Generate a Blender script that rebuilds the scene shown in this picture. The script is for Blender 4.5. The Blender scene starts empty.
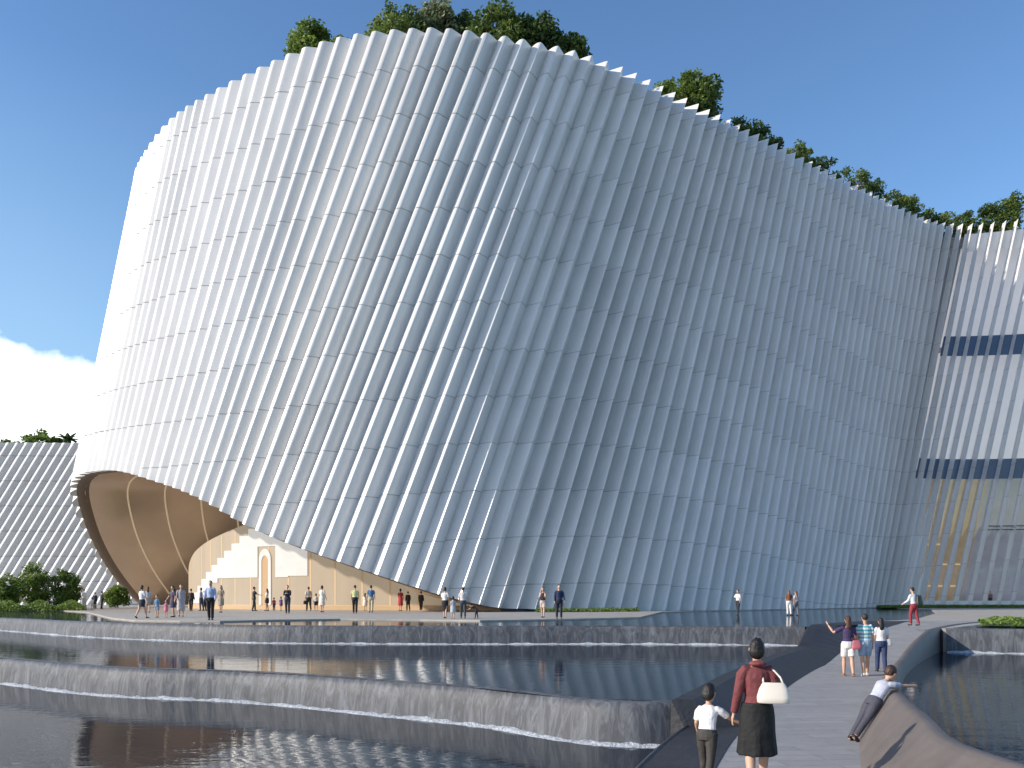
import bpy, bmesh, math, random
import numpy as np
from mathutils import Vector, Matrix
R = math.radians
rnd = random.Random(7)
S = bpy.context.scene
C = S.collection

# ------------------------------------------------------------------ camera, sky, sun, exposure
CAMH, F, HY = 2.1, 850.0, 598.0
cam = bpy.data.cameras.new('camera'); co = bpy.data.objects.new('camera', cam); C.objects.link(co)
co.location = (0, 0, CAMH); co.rotation_euler = (R(90), 0, 0)
cam.sensor_width = 36; cam.lens = F / 1024 * 36; cam.shift_y = (HY - 384) / 1024
cam.clip_start = .1; cam.clip_end = 6000
S.camera = co

SUN_AZ = (-.962, -.273); SUN_EL = R(26)
W = bpy.data.worlds.new('World'); S.world = W; W.use_nodes = True
nt = W.node_tree; nt.nodes.clear()
def N(nt, t, **kw):
    n = nt.nodes.new(t)
    for k, v in kw.items():
        if k.startswith('_'): setattr(n, k[1:], v)
        else: n.inputs[k].default_value = v
    return n
sky = N(nt, 'ShaderNodeTexSky', _sky_type='NISHITA', _sun_disc=False, _sun_elevation=SUN_EL,
        _sun_rotation=math.atan2(SUN_AZ[0], SUN_AZ[1]), _air_density=1.0, _dust_density=.15, _ozone_density=3.0)
bg = N(nt, 'ShaderNodeBackground', Strength=.138)
out = N(nt, 'ShaderNodeOutputWorld')
tc = N(nt, 'ShaderNodeTexCoord')
# one bank of cumulus low on the left, as noise on the sky's own directions
mp = N(nt, 'ShaderNodeMapping'); mp.inputs['Scale'].default_value = (1, 1, 1.35)
nz = N(nt, 'ShaderNodeTexNoise', Scale=7.5, Detail=9, Roughness=.56)
sx = N(nt, 'ShaderNodeSeparateXYZ')
L = nt.links.new
L(tc.outputs['Generated'], mp.inputs['Vector']); L(mp.outputs[0], nz.inputs['Vector']); L(tc.outputs['Generated'], sx.inputs[0])
def M2(nt, op, a, b, clamp=False):
    m = nt.nodes.new('ShaderNodeMath'); m.operation = op; m.use_clamp = clamp
    for i, v in enumerate((a, b)):
        if v is None: continue
        if isinstance(v, (int, float)): m.inputs[i].default_value = v
        else: nt.links.new(v, m.inputs[i])
    return m.outputs[0]
# height term: dense under ~0.2, none over 0.3;   azimuth term: x/y below -0.46
el = M2(nt, 'MULTIPLY', M2(nt, 'SUBTRACT', .225, sx.outputs['Z']), 4.2)
ratio = M2(nt, 'DIVIDE', sx.outputs['X'], M2(nt, 'ABSOLUTE', sx.outputs['Y'], None))
az = M2(nt, 'MULTIPLY', M2(nt, 'SUBTRACT', -.50, ratio), 2.0)
az2 = M2(nt, 'MINIMUM', az, .22)
tot = M2(nt, 'ADD', M2(nt, 'ADD', M2(nt, 'ADD', nz.outputs['Fac'], -.50), el), az2)
fac = M2(nt, 'MULTIPLY', tot, 7.0, True)
cl = N(nt, 'ShaderNodeRGB'); cl.outputs[0].default_value = (8.3, 8.5, 8.9, 1)
mx = N(nt, 'ShaderNodeMix', _data_type='RGBA')
L(fac, mx.inputs[0]); L(sky.outputs[0], mx.inputs[6]); L(cl.outputs[0], mx.inputs[7])
hzf = M2(nt, 'MULTIPLY', M2(nt, 'MULTIPLY', M2(nt, 'SUBTRACT', .50, sx.outputs['Z']), 3.2, True), M2(nt, 'MULTIPLY', M2(nt, 'SUBTRACT', -.15, ratio), 2.4, True))
hz = N(nt, 'ShaderNodeMix', _data_type='RGBA'); hz.inputs[7].default_value = (2.5, 3.35, 4.2, 1)
L(M2(nt, 'MULTIPLY', hzf, .6), hz.inputs[0]); L(sky.outputs[0], hz.inputs[6])
tn_ = N(nt, 'ShaderNodeMix', _data_type='RGBA', _blend_type='MULTIPLY'); tn_.inputs[0].default_value = 1; tn_.inputs[7].default_value = (.76, .87, .92, 1)
zr = M2(nt, 'MULTIPLY', M2(nt, 'SUBTRACT', sx.outputs['Z'], .28), 2.2, True); up = N(nt, 'ShaderNodeMix', _data_type='RGBA'); up.inputs[6].default_value = (.78, .89, .94, 1); up.inputs[7].default_value = (.60, .73, .84, 1)
L(zr, up.inputs[0]); L(up.outputs[2], tn_.inputs[7]); L(hz.outputs[2], tn_.inputs[6]); L(tn_.outputs[2], mx.inputs[6])
L(mx.outputs[2], bg.inputs[0]); L(bg.outputs[0], out.inputs[0])

sl = bpy.data.lights.new('sun', 'SUN'); sl.energy = 3.55; sl.angle = R(.8); sl.color = (1, .905, .79)
so = bpy.data.objects.new('sun', sl); C.objects.link(so)
sd = Vector((SUN_AZ[0], SUN_AZ[1], 0)).normalized() * math.cos(SUN_EL) + Vector((0, 0, math.sin(SUN_EL)))
so.rotation_euler = sd.to_track_quat('Z', 'Y').to_euler()
so.location = sd * 200
S.view_settings.view_transform = 'Standard'; S.view_settings.look = 'None'
S.view_settings.exposure = 0.74; S.view_settings.gamma = 1
S.render.engine = 'CYCLES'; S.cycles.max_bounces = 7; S.cycles.transparent_max_bounces = 12

# ------------------------------------------------------------------ helpers
def srgb(h):
    c = [int(h[i:i+2], 16) / 255 for i in (0, 2, 4)]
    return tuple(x / 12.92 if x <= .04045 else ((x + .055) / 1.055) ** 2.4 for x in c)

def mat(name, col, rough=.6, metal=0., noise=0., nscale=3., bump=0., bscale=20., spec=.5, stretch=(1, 1, 1), coat=0., emit=None, coord='Object', col2=None):
    m = bpy.data.materials.new(name); m.use_nodes = True
    t = m.node_tree; b = t.nodes['Principled BSDF']
    b.inputs['Base Color'].default_value = (*col, 1); b.inputs['Roughness'].default_value = rough
    b.inputs['Metallic'].default_value = metal; b.inputs['Specular IOR Level'].default_value = spec
    b.inputs['Coat Weight'].default_value = coat
    if emit:
        b.inputs['Emission Color'].default_value = (*emit[0], 1); b.inputs['Emission Strength'].default_value = emit[1]
    g = t.nodes.new('ShaderNodeTexCoord'); mpn = t.nodes.new('ShaderNodeMapping')
    mpn.inputs['Scale'].default_value = stretch
    t.links.new(g.outputs[coord], mpn.inputs[0])
    if noise:
        n = N(t, 'ShaderNodeTexNoise', Scale=nscale, Detail=6, Roughness=.62)
        t.links.new(mpn.outputs[0], n.inputs['Vector'])
        r = t.nodes.new('ShaderNodeValToRGB')
        lo = col2 if col2 else tuple(x * (1 - noise) for x in col)
        hi = col if col2 else tuple(min(1, x * (1 + noise * .6)) for x in col)
        r.color_ramp.elements[0].color = (*lo, 1); r.color_ramp.elements[0].position = .32
        r.color_ramp.elements[1].color = (*hi, 1); r.color_ramp.elements[1].position = .68
        t.links.new(n.outputs['Fac'], r.inputs[0]); t.links.new(r.outputs[0], b.inputs['Base Color'])
    if bump:
        n = N(t, 'ShaderNodeTexNoise', Scale=bscale, Detail=4)
        t.links.new(mpn.outputs[0], n.inputs['Vector'])
        bp = N(t, 'ShaderNodeBump', Strength=bump, Distance=.05)
        t.links.new(n.outputs['Fac'], bp.inputs['Height']); t.links.new(bp.outputs[0], b.inputs['Normal'])
    return m

class MB:
    def __init__(s): s.v = []; s.f = []; s.a = []
    def add(s, vs, fs, a=0.):
        o = len(s.v); s.v += [tuple(x) for x in vs]
        s.f += [tuple(i + o for i in f) for f in fs]; s.a += [a] * len(fs); return s
    def grid(s, rows, closed=False, cap=False, a=0.):
        n = len(rows[0]); vs = [p for r in rows for p in r]; fs = []
        for i in range(len(rows) - 1):
            for j in range(n if closed else n - 1):
                k = (j + 1) % n
                fs.append((i*n + j, i*n + k, (i+1)*n + k, (i+1)*n + j))
        if cap:
            fs.append(tuple(range(n))[::-1]); fs.append(tuple((len(rows)-1)*n + j for j in range(n)))
        return s.add(vs, fs, a)
    def box(s, x0, x1, y0, y1, z0, z1, M=None):
        vs = [Vector((x, y, z)) for z in (z0, z1) for y in (y0, y1) for x in (x0, x1)]
        if M: vs = [M @ v for v in vs]
        return s.add(vs, [(0,2,3,1),(4,5,7,6),(0,1,5,4),(2,6,7,3),(0,4,6,2),(1,3,7,5)])
    def tube(s, pts, rad, n=10, flat=1.0, cap=True):
        pts = [Vector(p) for p in pts]
        if isinstance(rad, (int, float)): rad = [rad] * len(pts)
        rows = []; ref = None
        for i, p in enumerate(pts):
            d = (pts[min(i+1, len(pts)-1)] - pts[max(i-1, 0)]).normalized()
            if ref is None: ref = Vector((0, 1, 0)) if abs(d.y) < .8 else Vector((1, 0, 0))
            u = d.cross(ref).normalized(); w = d.cross(u).normalized(); ref = -w if ref.dot(-w) > 0 else w
            ref = (ref - d * ref.dot(d)).normalized()
            u = d.cross(ref).normalized()
            rows.append([p + (u * math.cos(t) + ref * math.sin(t) * flat) * rad[i] for t in (2*math.pi*k/n for k in range(n))])
        return s.grid(rows, True, cap)
    def ell(s, c, r, M=None, nu=12, nv=8):
        c = Vector(c); vs = []; fs = []
        for i in range(nv + 1):
            th = math.pi * i / nv
            for j in range(nu):
                ph = 2*math.pi*j/nu
                q = Vector((r[0]*math.sin(th)*math.cos(ph), r[1]*math.sin(th)*math.sin(ph), r[2]*math.cos(th)))
                vs.append(c + (M @ q if M else q))
        for i in range(nv):
            for j in range(nu):
                k = (j+1) % nu; fs.append((i*nu+j, (i+1)*nu+j, (i+1)*nu+k, i*nu+k))
        return s.add(vs, fs)
    def slab(s, poly, z0, z1):
        n = len(poly)
        vs = [(x, y, z1) for x, y in poly] + [(x, y, z0) for x, y in poly]
        fs = [tuple(range(n))] + [(i, i + n, (i+1) % n + n, (i+1) % n) for i in range(n)]
        return s.add(vs, fs)
    def build(s, name, m, parent=None, smooth=False, loc=None, attr=False):
        me = bpy.data.meshes.new(name); me.from_pydata(s.v, [], s.f)
        b = bmesh.new(); b.from_mesh(me)
        if smooth: bmesh.ops.remove_doubles(b, verts=b.verts, dist=1e-5)
        if not attr: bmesh.ops.recalc_face_normals(b, faces=b.faces)
        b.to_mesh(me); b.free()
        if attr and len(me.polygons) == len(s.a):
            at = me.attributes.new('tone', 'FLOAT', 'FACE'); at.data.foreach_set('value', s.a)
        if smooth: me.polygons.foreach_set('use_smooth', [True] * len(me.polygons))
        me.materials.append(m)
        o = bpy.data.objects.new(name, me); C.objects.link(o)
        if parent: o.parent = parent
        if loc: o.location = loc
        return o

def tag(o, label=None, cat=None, group=None, kind=None):
    if label: o['label'] = label
    if cat: o['category'] = cat
    if group: o['group'] = group
    if kind: o['kind'] = kind
    return o
def thing(name, label, cat, loc=(0, 0, 0), rz=0, group=None):
    o = bpy.data.objects.new(name, None); C.objects.link(o); o.location = loc; o.rotation_euler = (0, 0, rz)
    return tag(o, label, cat, group)
def struct(o): o['kind'] = 'structure'; return o

def interp(tab):
    """non-uniform Hermite through (t, v0, v1, ...)"""
    tab = sorted(tab); t = np.array([r[0] for r in tab], float); v = np.array([r[1:] for r in tab], float)
    m = np.zeros_like(v); sl_ = (v[1:] - v[:-1]) / (t[1:] - t[:-1])[:, None]
    m[0] = sl_[0]; m[-1] = sl_[-1]
    for i in range(1, len(t) - 1):
        h0, h1 = t[i] - t[i-1], t[i+1] - t[i]
        m[i] = (sl_[i-1] * h1 + sl_[i] * h0) / (h0 + h1)
    def f(x):
        if x <= t[0]: return v[0] + m[0] * (x - t[0])
        if x >= t[-1]: return v[-1] + m[-1] * (x - t[-1])
        i = int(np.searchsorted(t, x, side='right') - 1); h = t[i+1] - t[i]; q = (x - t[i]) / h
        return ((2*q**3-3*q**2+1)*v[i] + (q**3-2*q**2+q)*h*m[i] + (-2*q**3+3*q**2)*v[i+1] + (q**3-q**2)*h*m[i+1])
    return f
xs = lambda a, b, n: [a + (b - a) * i / n for i in range(n + 1)]
def P(px, d): return ((px - 512) / F * d, d)         # a plan position given by bearing and distance
def Dz(y, z): return F * (CAMH - z) / (y - HY)       # distance of a point of height z seen below the horizon

# ------------------------------------------------------------------ materials
def fin_material():
    m = bpy.data.materials.new('pale_ceramic'); m.use_nodes = True
    t = m.node_tree; b = t.nodes['Principled BSDF']
    g = t.nodes.new('ShaderNodeTexCoord')
    n1 = N(t, 'ShaderNodeTexNoise', Scale=.55, Detail=8, Roughness=.65)
    n2 = N(t, 'ShaderNodeTexNoise', Scale=9., Detail=5, Roughness=.7)
    mp_ = t.nodes.new('ShaderNodeMapping'); mp_.inputs['Scale'].default_value = (1, 1, .35)
    t.links.new(g.outputs['Object'], mp_.inputs[0])
    t.links.new(mp_.outputs[0], n1.inputs['Vector']); t.links.new(g.outputs['Object'], n2.inputs['Vector'])
    at = t.nodes.new('ShaderNodeAttribute'); at.attribute_name = 'tone'
    v = M2(t, 'ADD', M2(t, 'MULTIPLY', n1.outputs['Fac'], .30), M2(t, 'MULTIPLY', n2.outputs['Fac'], .14))
    v = M2(t, 'ADD', v, M2(t, 'ADD', at.outputs['Fac'], .66))
    mxn = N(t, 'ShaderNodeMix', _data_type='RGBA', _blend_type='MULTIPLY'); mxn.inputs[0].default_value = 1
    mxn.inputs[6].default_value = (.80, .782, .755, 1)
    t.links.new(v, mxn.inputs[7]); t.links.new(mxn.outputs[2], b.inputs['Base Color'])
    b.inputs['Roughness'].default_value = .27; b.inputs['Specular IOR Level'].default_value = .85
    bp = N(t, 'ShaderNodeBump', Strength=.12, Distance=.05)
    t.links.new(n2.outputs['Fac'], bp.inputs['Height']); t.links.new(bp.outputs[0], b.inputs['Normal'])
    return m
M_fin = fin_material()
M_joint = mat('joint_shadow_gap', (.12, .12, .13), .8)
M_bronze = mat('bronze_soffit', (.74, .55, .39), .27, .5, .10, .2, stretch=(1, 1, .12))
M_brim = mat('dark_bronze', (.20, .135, .085), .5, .3)
M_gold = mat('gold_trim', (.92, .78, .56), .35, 0, emit=(srgb('f0d6ae'), .12))
M_stone = mat('plaza_granite', (.36, .335, .30), .55, 0, .18, 1.2, .1, 30)
M_dark = mat('dark_basalt', (.03, .03, .033), .5, 0, .35, 1.6, .25, 14)
M_path = None
M_brown = mat('brown_granite', (.125, .106, .096), .55, 0, .2, 2.2, .1, 40)
M_trunk = mat('bark', (.12, .085, .06), .9, 0, .4, 4, .5, 9)

def leafmat(name, a, b_, c):
    m = bpy.data.materials.new(name); m.use_nodes = True
    t = m.node_tree; p = t.nodes['Principled BSDF']; p.inputs['Roughness'].default_value = .5
    at = t.nodes.new('ShaderNodeAttribute'); at.attribute_name = 'tone'
    r = t.nodes.new('ShaderNodeValToRGB'); e = r.color_ramp.elements
    e[0].color = (*a, 1); e[0].position = 0; e[1].color = (*c, 1); e[1].position = 1
    q = e.new(.5); q.color = (*b_, 1)
    t.links.new(at.outputs['Fac'], r.inputs[0]); t.links.new(r.outputs[0], p.inputs['Base Color'])
    tr = t.nodes.new('ShaderNodeBsdfTranslucent'); t.links.new(r.outputs[0], tr.inputs[0])
    ms = t.nodes.new('ShaderNodeMixShader'); ms.inputs[0].default_value = .42
    o = t.nodes['Material Output']
    t.links.new(p.outputs[0], ms.inputs[1]); t.links.new(tr.outputs[0], ms.inputs[2]); t.links.new(ms.outputs[0], o.inputs[0])
    return m
M_leaf = leafmat('leaf_green', (.055, .095, .018), (.11, .17, .034), (.21, .27, .055))
M_leafd = leafmat('leaf_dark', (.036, .066, .018), (.07, .12, .028), (.125, .19, .045))
M_leafp = leafmat('leaf_pale', (.10, .13, .06), (.20, .24, .12), (.34, .36, .20))
M_leafy = leafmat('leaf_fresh', (.08, .13, .022), (.15, .23, .04), (.25, .33, .06))

def water_material():
    m = bpy.data.materials.new('pool_water'); m.use_nodes = True
    t = m.node_tree; b = t.nodes['Principled BSDF']
    b.inputs['Base Color'].default_value = (.012, .020, .030, 1); b.inputs['Roughness'].default_value = .03
    b.inputs['IOR'].default_value = 1.45; b.inputs['Specular IOR Level'].default_value = .75
    g = t.nodes.new('ShaderNodeTexCoord')
    mp_ = t.nodes.new('ShaderNodeMapping'); mp_.inputs['Scale'].default_value = (.8, 1.6, 1)
    n1 = N(t, 'ShaderNodeTexNoise', Scale=1.6, Detail=4, Roughness=.55, Distortion=.6)
    n2 = N(t, 'ShaderNodeTexNoise', Scale=7., Detail=3)
    t.links.new(g.outputs['Object'], mp_.inputs[0])
    t.links.new(mp_.outputs[0], n1.inputs['Vector']); t.links.new(mp_.outputs[0], n2.inputs['Vector'])
    h = M2(t, 'ADD', n1.outputs['Fac'], M2(t, 'MULTIPLY', n2.outputs['Fac'], .22))
    bp = N(t, 'ShaderNodeBump', Strength=.05, Distance=.08)
    t.links.new(h, bp.inputs['Height']); t.links.new(bp.outputs[0], b.inputs['Normal'])
    df = N(t, 'ShaderNodeBsdfDiffuse'); df.inputs[0].default_value = (.014, .024, .036, 1)
    ms = t.nodes.new('ShaderNodeMixShader'); ms.inputs[0].default_value = .24
    t.links.new(b.outputs[0], ms.inputs[1]); t.links.new(df.outputs[0], ms.inputs[2]); t.links.new(ms.outputs[0], t.nodes['Material Output'].inputs[0])
    return m
M_water = water_material()

def fall_material():
    m = bpy.data.materials.new('falling_water_on_stone'); m.use_nodes = True
    t = m.node_tree; b = t.nodes['Principled BSDF']
    g = t.nodes.new('ShaderNodeTexCoord')
    mpa = t.nodes.new('ShaderNodeMapping'); mpa.inputs['Scale'].default_value = (1, 1, .13)
    t.links.new(g.outputs['Object'], mpa.inputs[0])
    n1 = N(t, 'ShaderNodeTexNoise', Scale=5.5, Detail=7, Roughness=.68, Distortion=1.2)
    n2 = N(t, 'ShaderNodeTexNoise', Scale=1.4, Detail=6, Roughness=.6, Distortion=.8)
    t.links.new(mpa.outputs[0], n1.inputs['Vector']); t.links.new(g.outputs['Object'], n2.inputs['Vector'])
    r0 = t.nodes.new('ShaderNodeValToRGB'); e = r0.color_ramp.elements
    e[0].color = (.055, .059, .068, 1); e[0].position = .3; e[1].color = (.08, .083, .09, 1); e[1].position = .7
    t.links.new(n2.outputs['Fac'], r0.inputs[0])
    r1 = t.nodes.new('ShaderNodeValToRGB'); e = r1.color_ramp.elements
    e[0].color = (0, 0, 0, 1); e[0].position = .44; e[1].color = (1, 1, 1, 1); e[1].position = .86
    t.links.new(n1.outputs['Fac'], r1.inputs[0])
    mxn = N(t, 'ShaderNodeMix', _data_type='RGBA'); mxn.inputs[7].default_value = (.22, .235, .255, 1)
    t.links.new(r1.outputs[0], mxn.inputs[0]); t.links.new(r0.outputs[0], mxn.inputs[6]); t.links.new(mxn.outputs[2], b.inputs['Base Color'])
    b.inputs['Roughness'].default_value = .5; b.inputs['Specular IOR Level'].default_value = .2
    bp = N(t, 'ShaderNodeBump', Strength=.3, Distance=.05)
    t.links.new(n1.outputs['Fac'], bp.inputs['Height']); t.links.new(bp.outputs[0], b.inputs['Normal'])
    return m
M_fall = fall_material()
M_foam = mat('white_foam', (.50, .53, .56), .6, 0, .45, 9, .8, 24)

def path_material():
    m = bpy.data.materials.new('grey_paving'); m.use_nodes = True
    t = m.node_tree; b = t.nodes['Principled BSDF']
    g = t.nodes.new('ShaderNodeTexCoord')
    mp_ = t.nodes.new('ShaderNodeMapping'); mp_.inputs['Rotation'].default_value = (0, 0, R(-6))
    t.links.new(g.outputs['Object'], mp_.inputs[0])
    br = N(t, 'ShaderNodeTexBrick', Scale=1.0); br.inputs['Brick Width'].default_value = 1.3; br.inputs['Row Height'].default_value = .34
    br.inputs['Mortar Size'].default_value = .009; br.inputs['Mortar Smooth'].default_value = .3; br.inputs['Bias'].default_value = 0
    br.inputs['Color1'].default_value = (.25, .248, .248, 1); br.inputs['Color2'].default_value = (.295, .29, .287, 1); br.inputs['Mortar'].default_value = (.18, .18, .18, 1)
    n = N(t, 'ShaderNodeTexNoise', Scale=3.5, Detail=9, Roughness=.7)
    t.links.new(mp_.outputs[0], br.inputs['Vector']); t.links.new(g.outputs['Object'], n.inputs['Vector'])
    mxn = N(t, 'ShaderNodeMix', _data_type='RGBA', _blend_type='MULTIPLY'); mxn.inputs[0].default_value = 1
    t.links.new(br.outputs['Color'], mxn.inputs[6]); t.links.new(M2(t, 'ADD', M2(t, 'MULTIPLY', n.outputs['Fac'], .6), .68), mxn.inputs[7])
    t.links.new(mxn.outputs[2], b.inputs['Base Color']); b.inputs['Roughness'].default_value = .6
    bp = N(t, 'ShaderNodeBump', Strength=.25, Distance=.02)
    t.links.new(br.outputs['Fac'], bp.inputs['Height']); bp.invert = True
    t.links.new(bp.outputs[0], b.inputs['Normal'])
    return m
M_path = path_material()
M_ground = mat('earth', (.16, .15, .12), .9, 0, .3, .05)
M_grass = mat('lawn_soil', (.05, .08, .02), .9, 0, .5, 2., .6, 18)

# ------------------------------------------------------------------ ground, plaza, pools, path
ZP, Z1, Z2, Z3 = 1.10, 1.04, .36, -.33
g = MB(); g.box(-3000, 3000, -800, 5200, -3, -1.0)
struct(g.build('ground', M_ground))

pl = interp([(-6, -3.5), (4, .3), (7, 1.4), (10.6, 2.57), (13, 3.46), (14.4, 4.06), (21.3, 7.1), (28.8, 11.1), (33, 14.0), (36, 16.8), (44, 25.5)])
pr = interp([(-6, -1.0), (4, 2.35), (7, 3.15), (10.6, 4.34), (12.75, 5.2), (17, 7.0), (20, 8.6), (25, 11.4), (28.8, 13.6), (33, 17.0), (36, 19.8), (44, 28.5)])
zpath = lambda d: 0 if d < 27 else 1.12 * min(1, (d - 27) / 9.) ** 1.0
zp = lambda d: float(zpath(d))
wr = interp([(2, 9.5), (4, 7.6), (6, 6.2), (8, 5.35), (9, 5.15), (10.1, 5.2), (12.5, 5.97), (17, 8.0), (21, 10.1), (25, 12.3), (28.2, 14.2)])
cr = interp([(-2, 9.5), (2, 7.2), (5, 4.95), (7, 4.26), (8.15, 4.25), (10, 4.82), (12.8, 5.75), (17, 7.65), (19.2, 8.75), (22, 10.3), (25, 12.1), (28, 14.0), (33, 17.6), (36.2, 20.4)])
bt_x = lambda d: float(pl(d)[0]) - (1.02 if d < 13.9 else 1.25 + (.5 * min(1, max(0, (d - 27) / 4))))

def edge(tab): return [P(px, Dz(y, ZP)) for px, y in tab]
pedge = [(-260, 96), (-75, 88)] + edge([(-40, 608.5), (10, 609), (50, 609.5), (88, 612), (104, 616), (113, 618), (135, 620), (180, 620.6), (220, 620.8), (245, 620.3), (280, 619.6), (340, 618.8),
               (420, 619.4), (480, 620.2), (560, 619), (640, 617)])
f1 = interp([(x, d) for x, d in ((-75, 74), (-45, 58), (-27.2, 45.5), (-17.8, 37.2), (-9.8, 33), (-4.2, 32.2), (4.8, 32.1), (10.9, 31.2))])
f2 = interp([(x, d) for x, d in ((-75, 36), (-30, 28), (-14.8, 24.6), (-10.1, 21.4), (-5.9, 19.9), (-2.3, 17.6), (-.2, 16.1), (1.47, 14.4), (2.2, 14.15), (2.95, 14.3))])

foot = interp([(12, *P(662, 62)), (20, *P(715, 67.5)), (28, *P(792, 76.5)), (36, *P(845, 84.5)), (42, *P(882, 88.5))])
plaza = pedge + [tuple(foot(q)) for q in xs(12, 42, 15)] + [(36.5, 74), (28.5, 57), (19, 40), (bt_x(36) + .3, 36.3), (float(pr(36)[0]), 36.3), (float(pr(33)[0]) + .4, 33), (14.3, 28.6), (14.0, 27.6),
                 (17.5, 26.2), (24, 23.6), (40, 19), (260, 12), (260, 320), (-260, 320)]
m = MB(); m.slab(plaza, -1.2, ZP); struct(m.build('plaza', M_stone))

def waterpoly(name, poly, z):
    m = MB(); m.add([(x, y, z) for x, y in poly], [tuple(range(len(poly)))])
    o = m.build(name, M_water); return struct(o)
def f_line(f, a, b, n=40, off=0.): return [(x, float(f(x)[0]) + off) for x in xs(a, b, n)]
waterpoly('water', f_line(f1, -74, 10.9) + [(13.2, 33), (16.2, 36.2), (19.3, 40.2), (29, 57), (37, 74), (41, 92), (30, 80), (10, 68), (-74, 100)], Z1)
bt_line = lambda a, b, n, o=.12: [(bt_x(d) + o, d) for d in xs(a, b, n)]
waterpoly('water', f_line(f2, -74, 2.95) + bt_line(14.4, 31.4, 18) + [(x, y + .6) for x, y in f_line(f1, 10.5, -74)], Z2)
waterpoly('water', [(-74, -6)] + bt_line(-5, 13.7, 18) + [(x, y + .5) for x, y in f_line(f2, 2.9, -74)], Z3)
waterpoly('water', [(float(cr(d)[0]) + .1, d) for d in xs(-1, 28.2, 24)] + [(17.7, 27.2), (24, 24.6), (40, 20), (80, 16), (80, -1)], Z2 - .01)
waterpoly('water', [(14.6, 28.2), (14.5, 27.75), (17.6, 26.35), (24, 23.75), (40, 19.15), (80, 16.6), (80, 40), (30, 40), (23, 38.5), (19.5, 34.2)], ZP + .012)

def fall(name, line, zt, zb, back=.35, face=.22):
    """stone weir: rounded lip, raked face, with foam heaped along its foot"""
    n = len(line); rows = [[] for _ in range(7)]; foam = [[] for _ in range(5)]
    r2 = random.Random(int(zt * 100) + n)
    ph = 0
    for i, (x, y) in enumerate(line):
        a, b = line[max(0, i-1)], line[min(n-1, i+1)]
        t = Vector((b[0]-a[0], b[1]-a[1])).normalized(); nn = Vector((t.y, -t.x))
        if nn.y > 0: nn = -nn
        j = .007 * math.sin(i * 1.7) + r2.uniform(-.006, .006)
        for k, (o, z) in enumerate(((-back, zt - .05), (-back * .6, zt + .006), (-.02, zt + .004), (.05, zt - .03), (.09 + j, zt - .13),
                                    (face * .75 + j * 1.6, (zt + zb) / 2), (face + j * 2, zb - .06))):
            rows[k].append((x + nn.x * o, y + nn.y * o, z))
        for k, (o, z) in enumerate(((face - .08, .03), (face + .01, .06), (face + .08, .035), (face + .15, .012), (face + .21, -.02))):
            w = r2.uniform(-.03, .03); ph = .2 * math.sin(i * .55) + .6
            foam[k].append((x + nn.x * (o + w * 1.2), y + nn.y * (o + w), zb + z * (ph + r2.uniform(-.35, .5))))
    m = MB(); m.grid(rows); struct(m.build(name, M_fall, smooth=True))
    m = MB(); m.grid(foam); struct(m.build('foam', M_foam, smooth=True))
fall('waterfall', f_line(f1, -70, 10.75, 420), Z1, Z2)
fall('waterfall', f_line(f2, -60, 2.9, 420), Z2, Z3)
rl = interp([(14.05, 27.55), (17.5, 26.2), (24, 23.6), (40, 19), (75, 16.4)])
fall('waterfall', [(x, float(rl(x)[0]) - .02) for x in xs(14.05, 60, 240)], ZP + .015, Z2, .3, .2)

# path, its bank on the pool side and its parapet on the other
ds = xs(-5, 36.4, 60)
m = MB(); m.grid([[(float(pl(d)[0]) - .1 + (float(pr(d)[0]) - float(pl(d)[0]) + .2) * k / 6, d, zp(d)) for k in range(7)] for d in ds])
struct(m.build('path', M_path))
def bank_row(d):
    x0 = float(pl(d)[0]); z0 = zp(d) - .15; xt = bt_x(d)
    if d < 13.9: zt, inner = .03, .10
    else:
        zt = .45 + (1.13 - .45) * (0 if d < 29.0 else min(1, (d - 29.0) / 2.2)); inner = .35
    return [(x0 + .05, d, z0), (x0 - .02, d, zp(d) + .02 if zt > zp(d) + .03 else zp(d) + .012), (xt + inner, d, max(zt, zp(d) + .015) - .02), (xt + .06, d, max(zt, zp(d) + .015)),
            (xt, d, max(zt, zp(d) + .012) - .03), (xt - .04, d, -.9)]
dl = xs(-5, 13.85, 30) + xs(13.95, 36.3, 50)
m = MB(); m.grid([bank_row(d) for d in dl])
bank = m.build('stone_bank', M_dark); tag(bank, 'dark stone bank sloping up from the path to the pools', 'bank', kind='structure')
def par_row(d):
    x0 = float(pr(d)[0]); x1 = max(float(cr(d)[0]), x0 + .35)
    zc = .70 + .44 * min(1, max(0, d - 20) / 6.); zc = max(zc, zp(d) + .04)
    e = x1 - x0; zo = Z2 - .4 if d < 28.2 else zp(d) - .5
    return [(x0 - .06, d, zp(d) - .2), (x0 + .015, d, zp(d) + .012), (x0 + e * .45, d, zp(d) + (zc - zp(d)) * .5), (x1 - .09, d, zc - .055), (x1 - .04, d, zc - .012), (x1, d, zc), (x1 + .10, d, zc - .004),
            (x1 + .14, d, zc - .05), (x1 + .17, d, zo)]
m = MB(); m.grid([par_row(d) for d in xs(-2, 36.2, 90)])
par = m.build('stone_parapet', M_brown, smooth=True); tag(par, 'low brown granite parapet between the path and the right pool', 'parapet')

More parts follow.
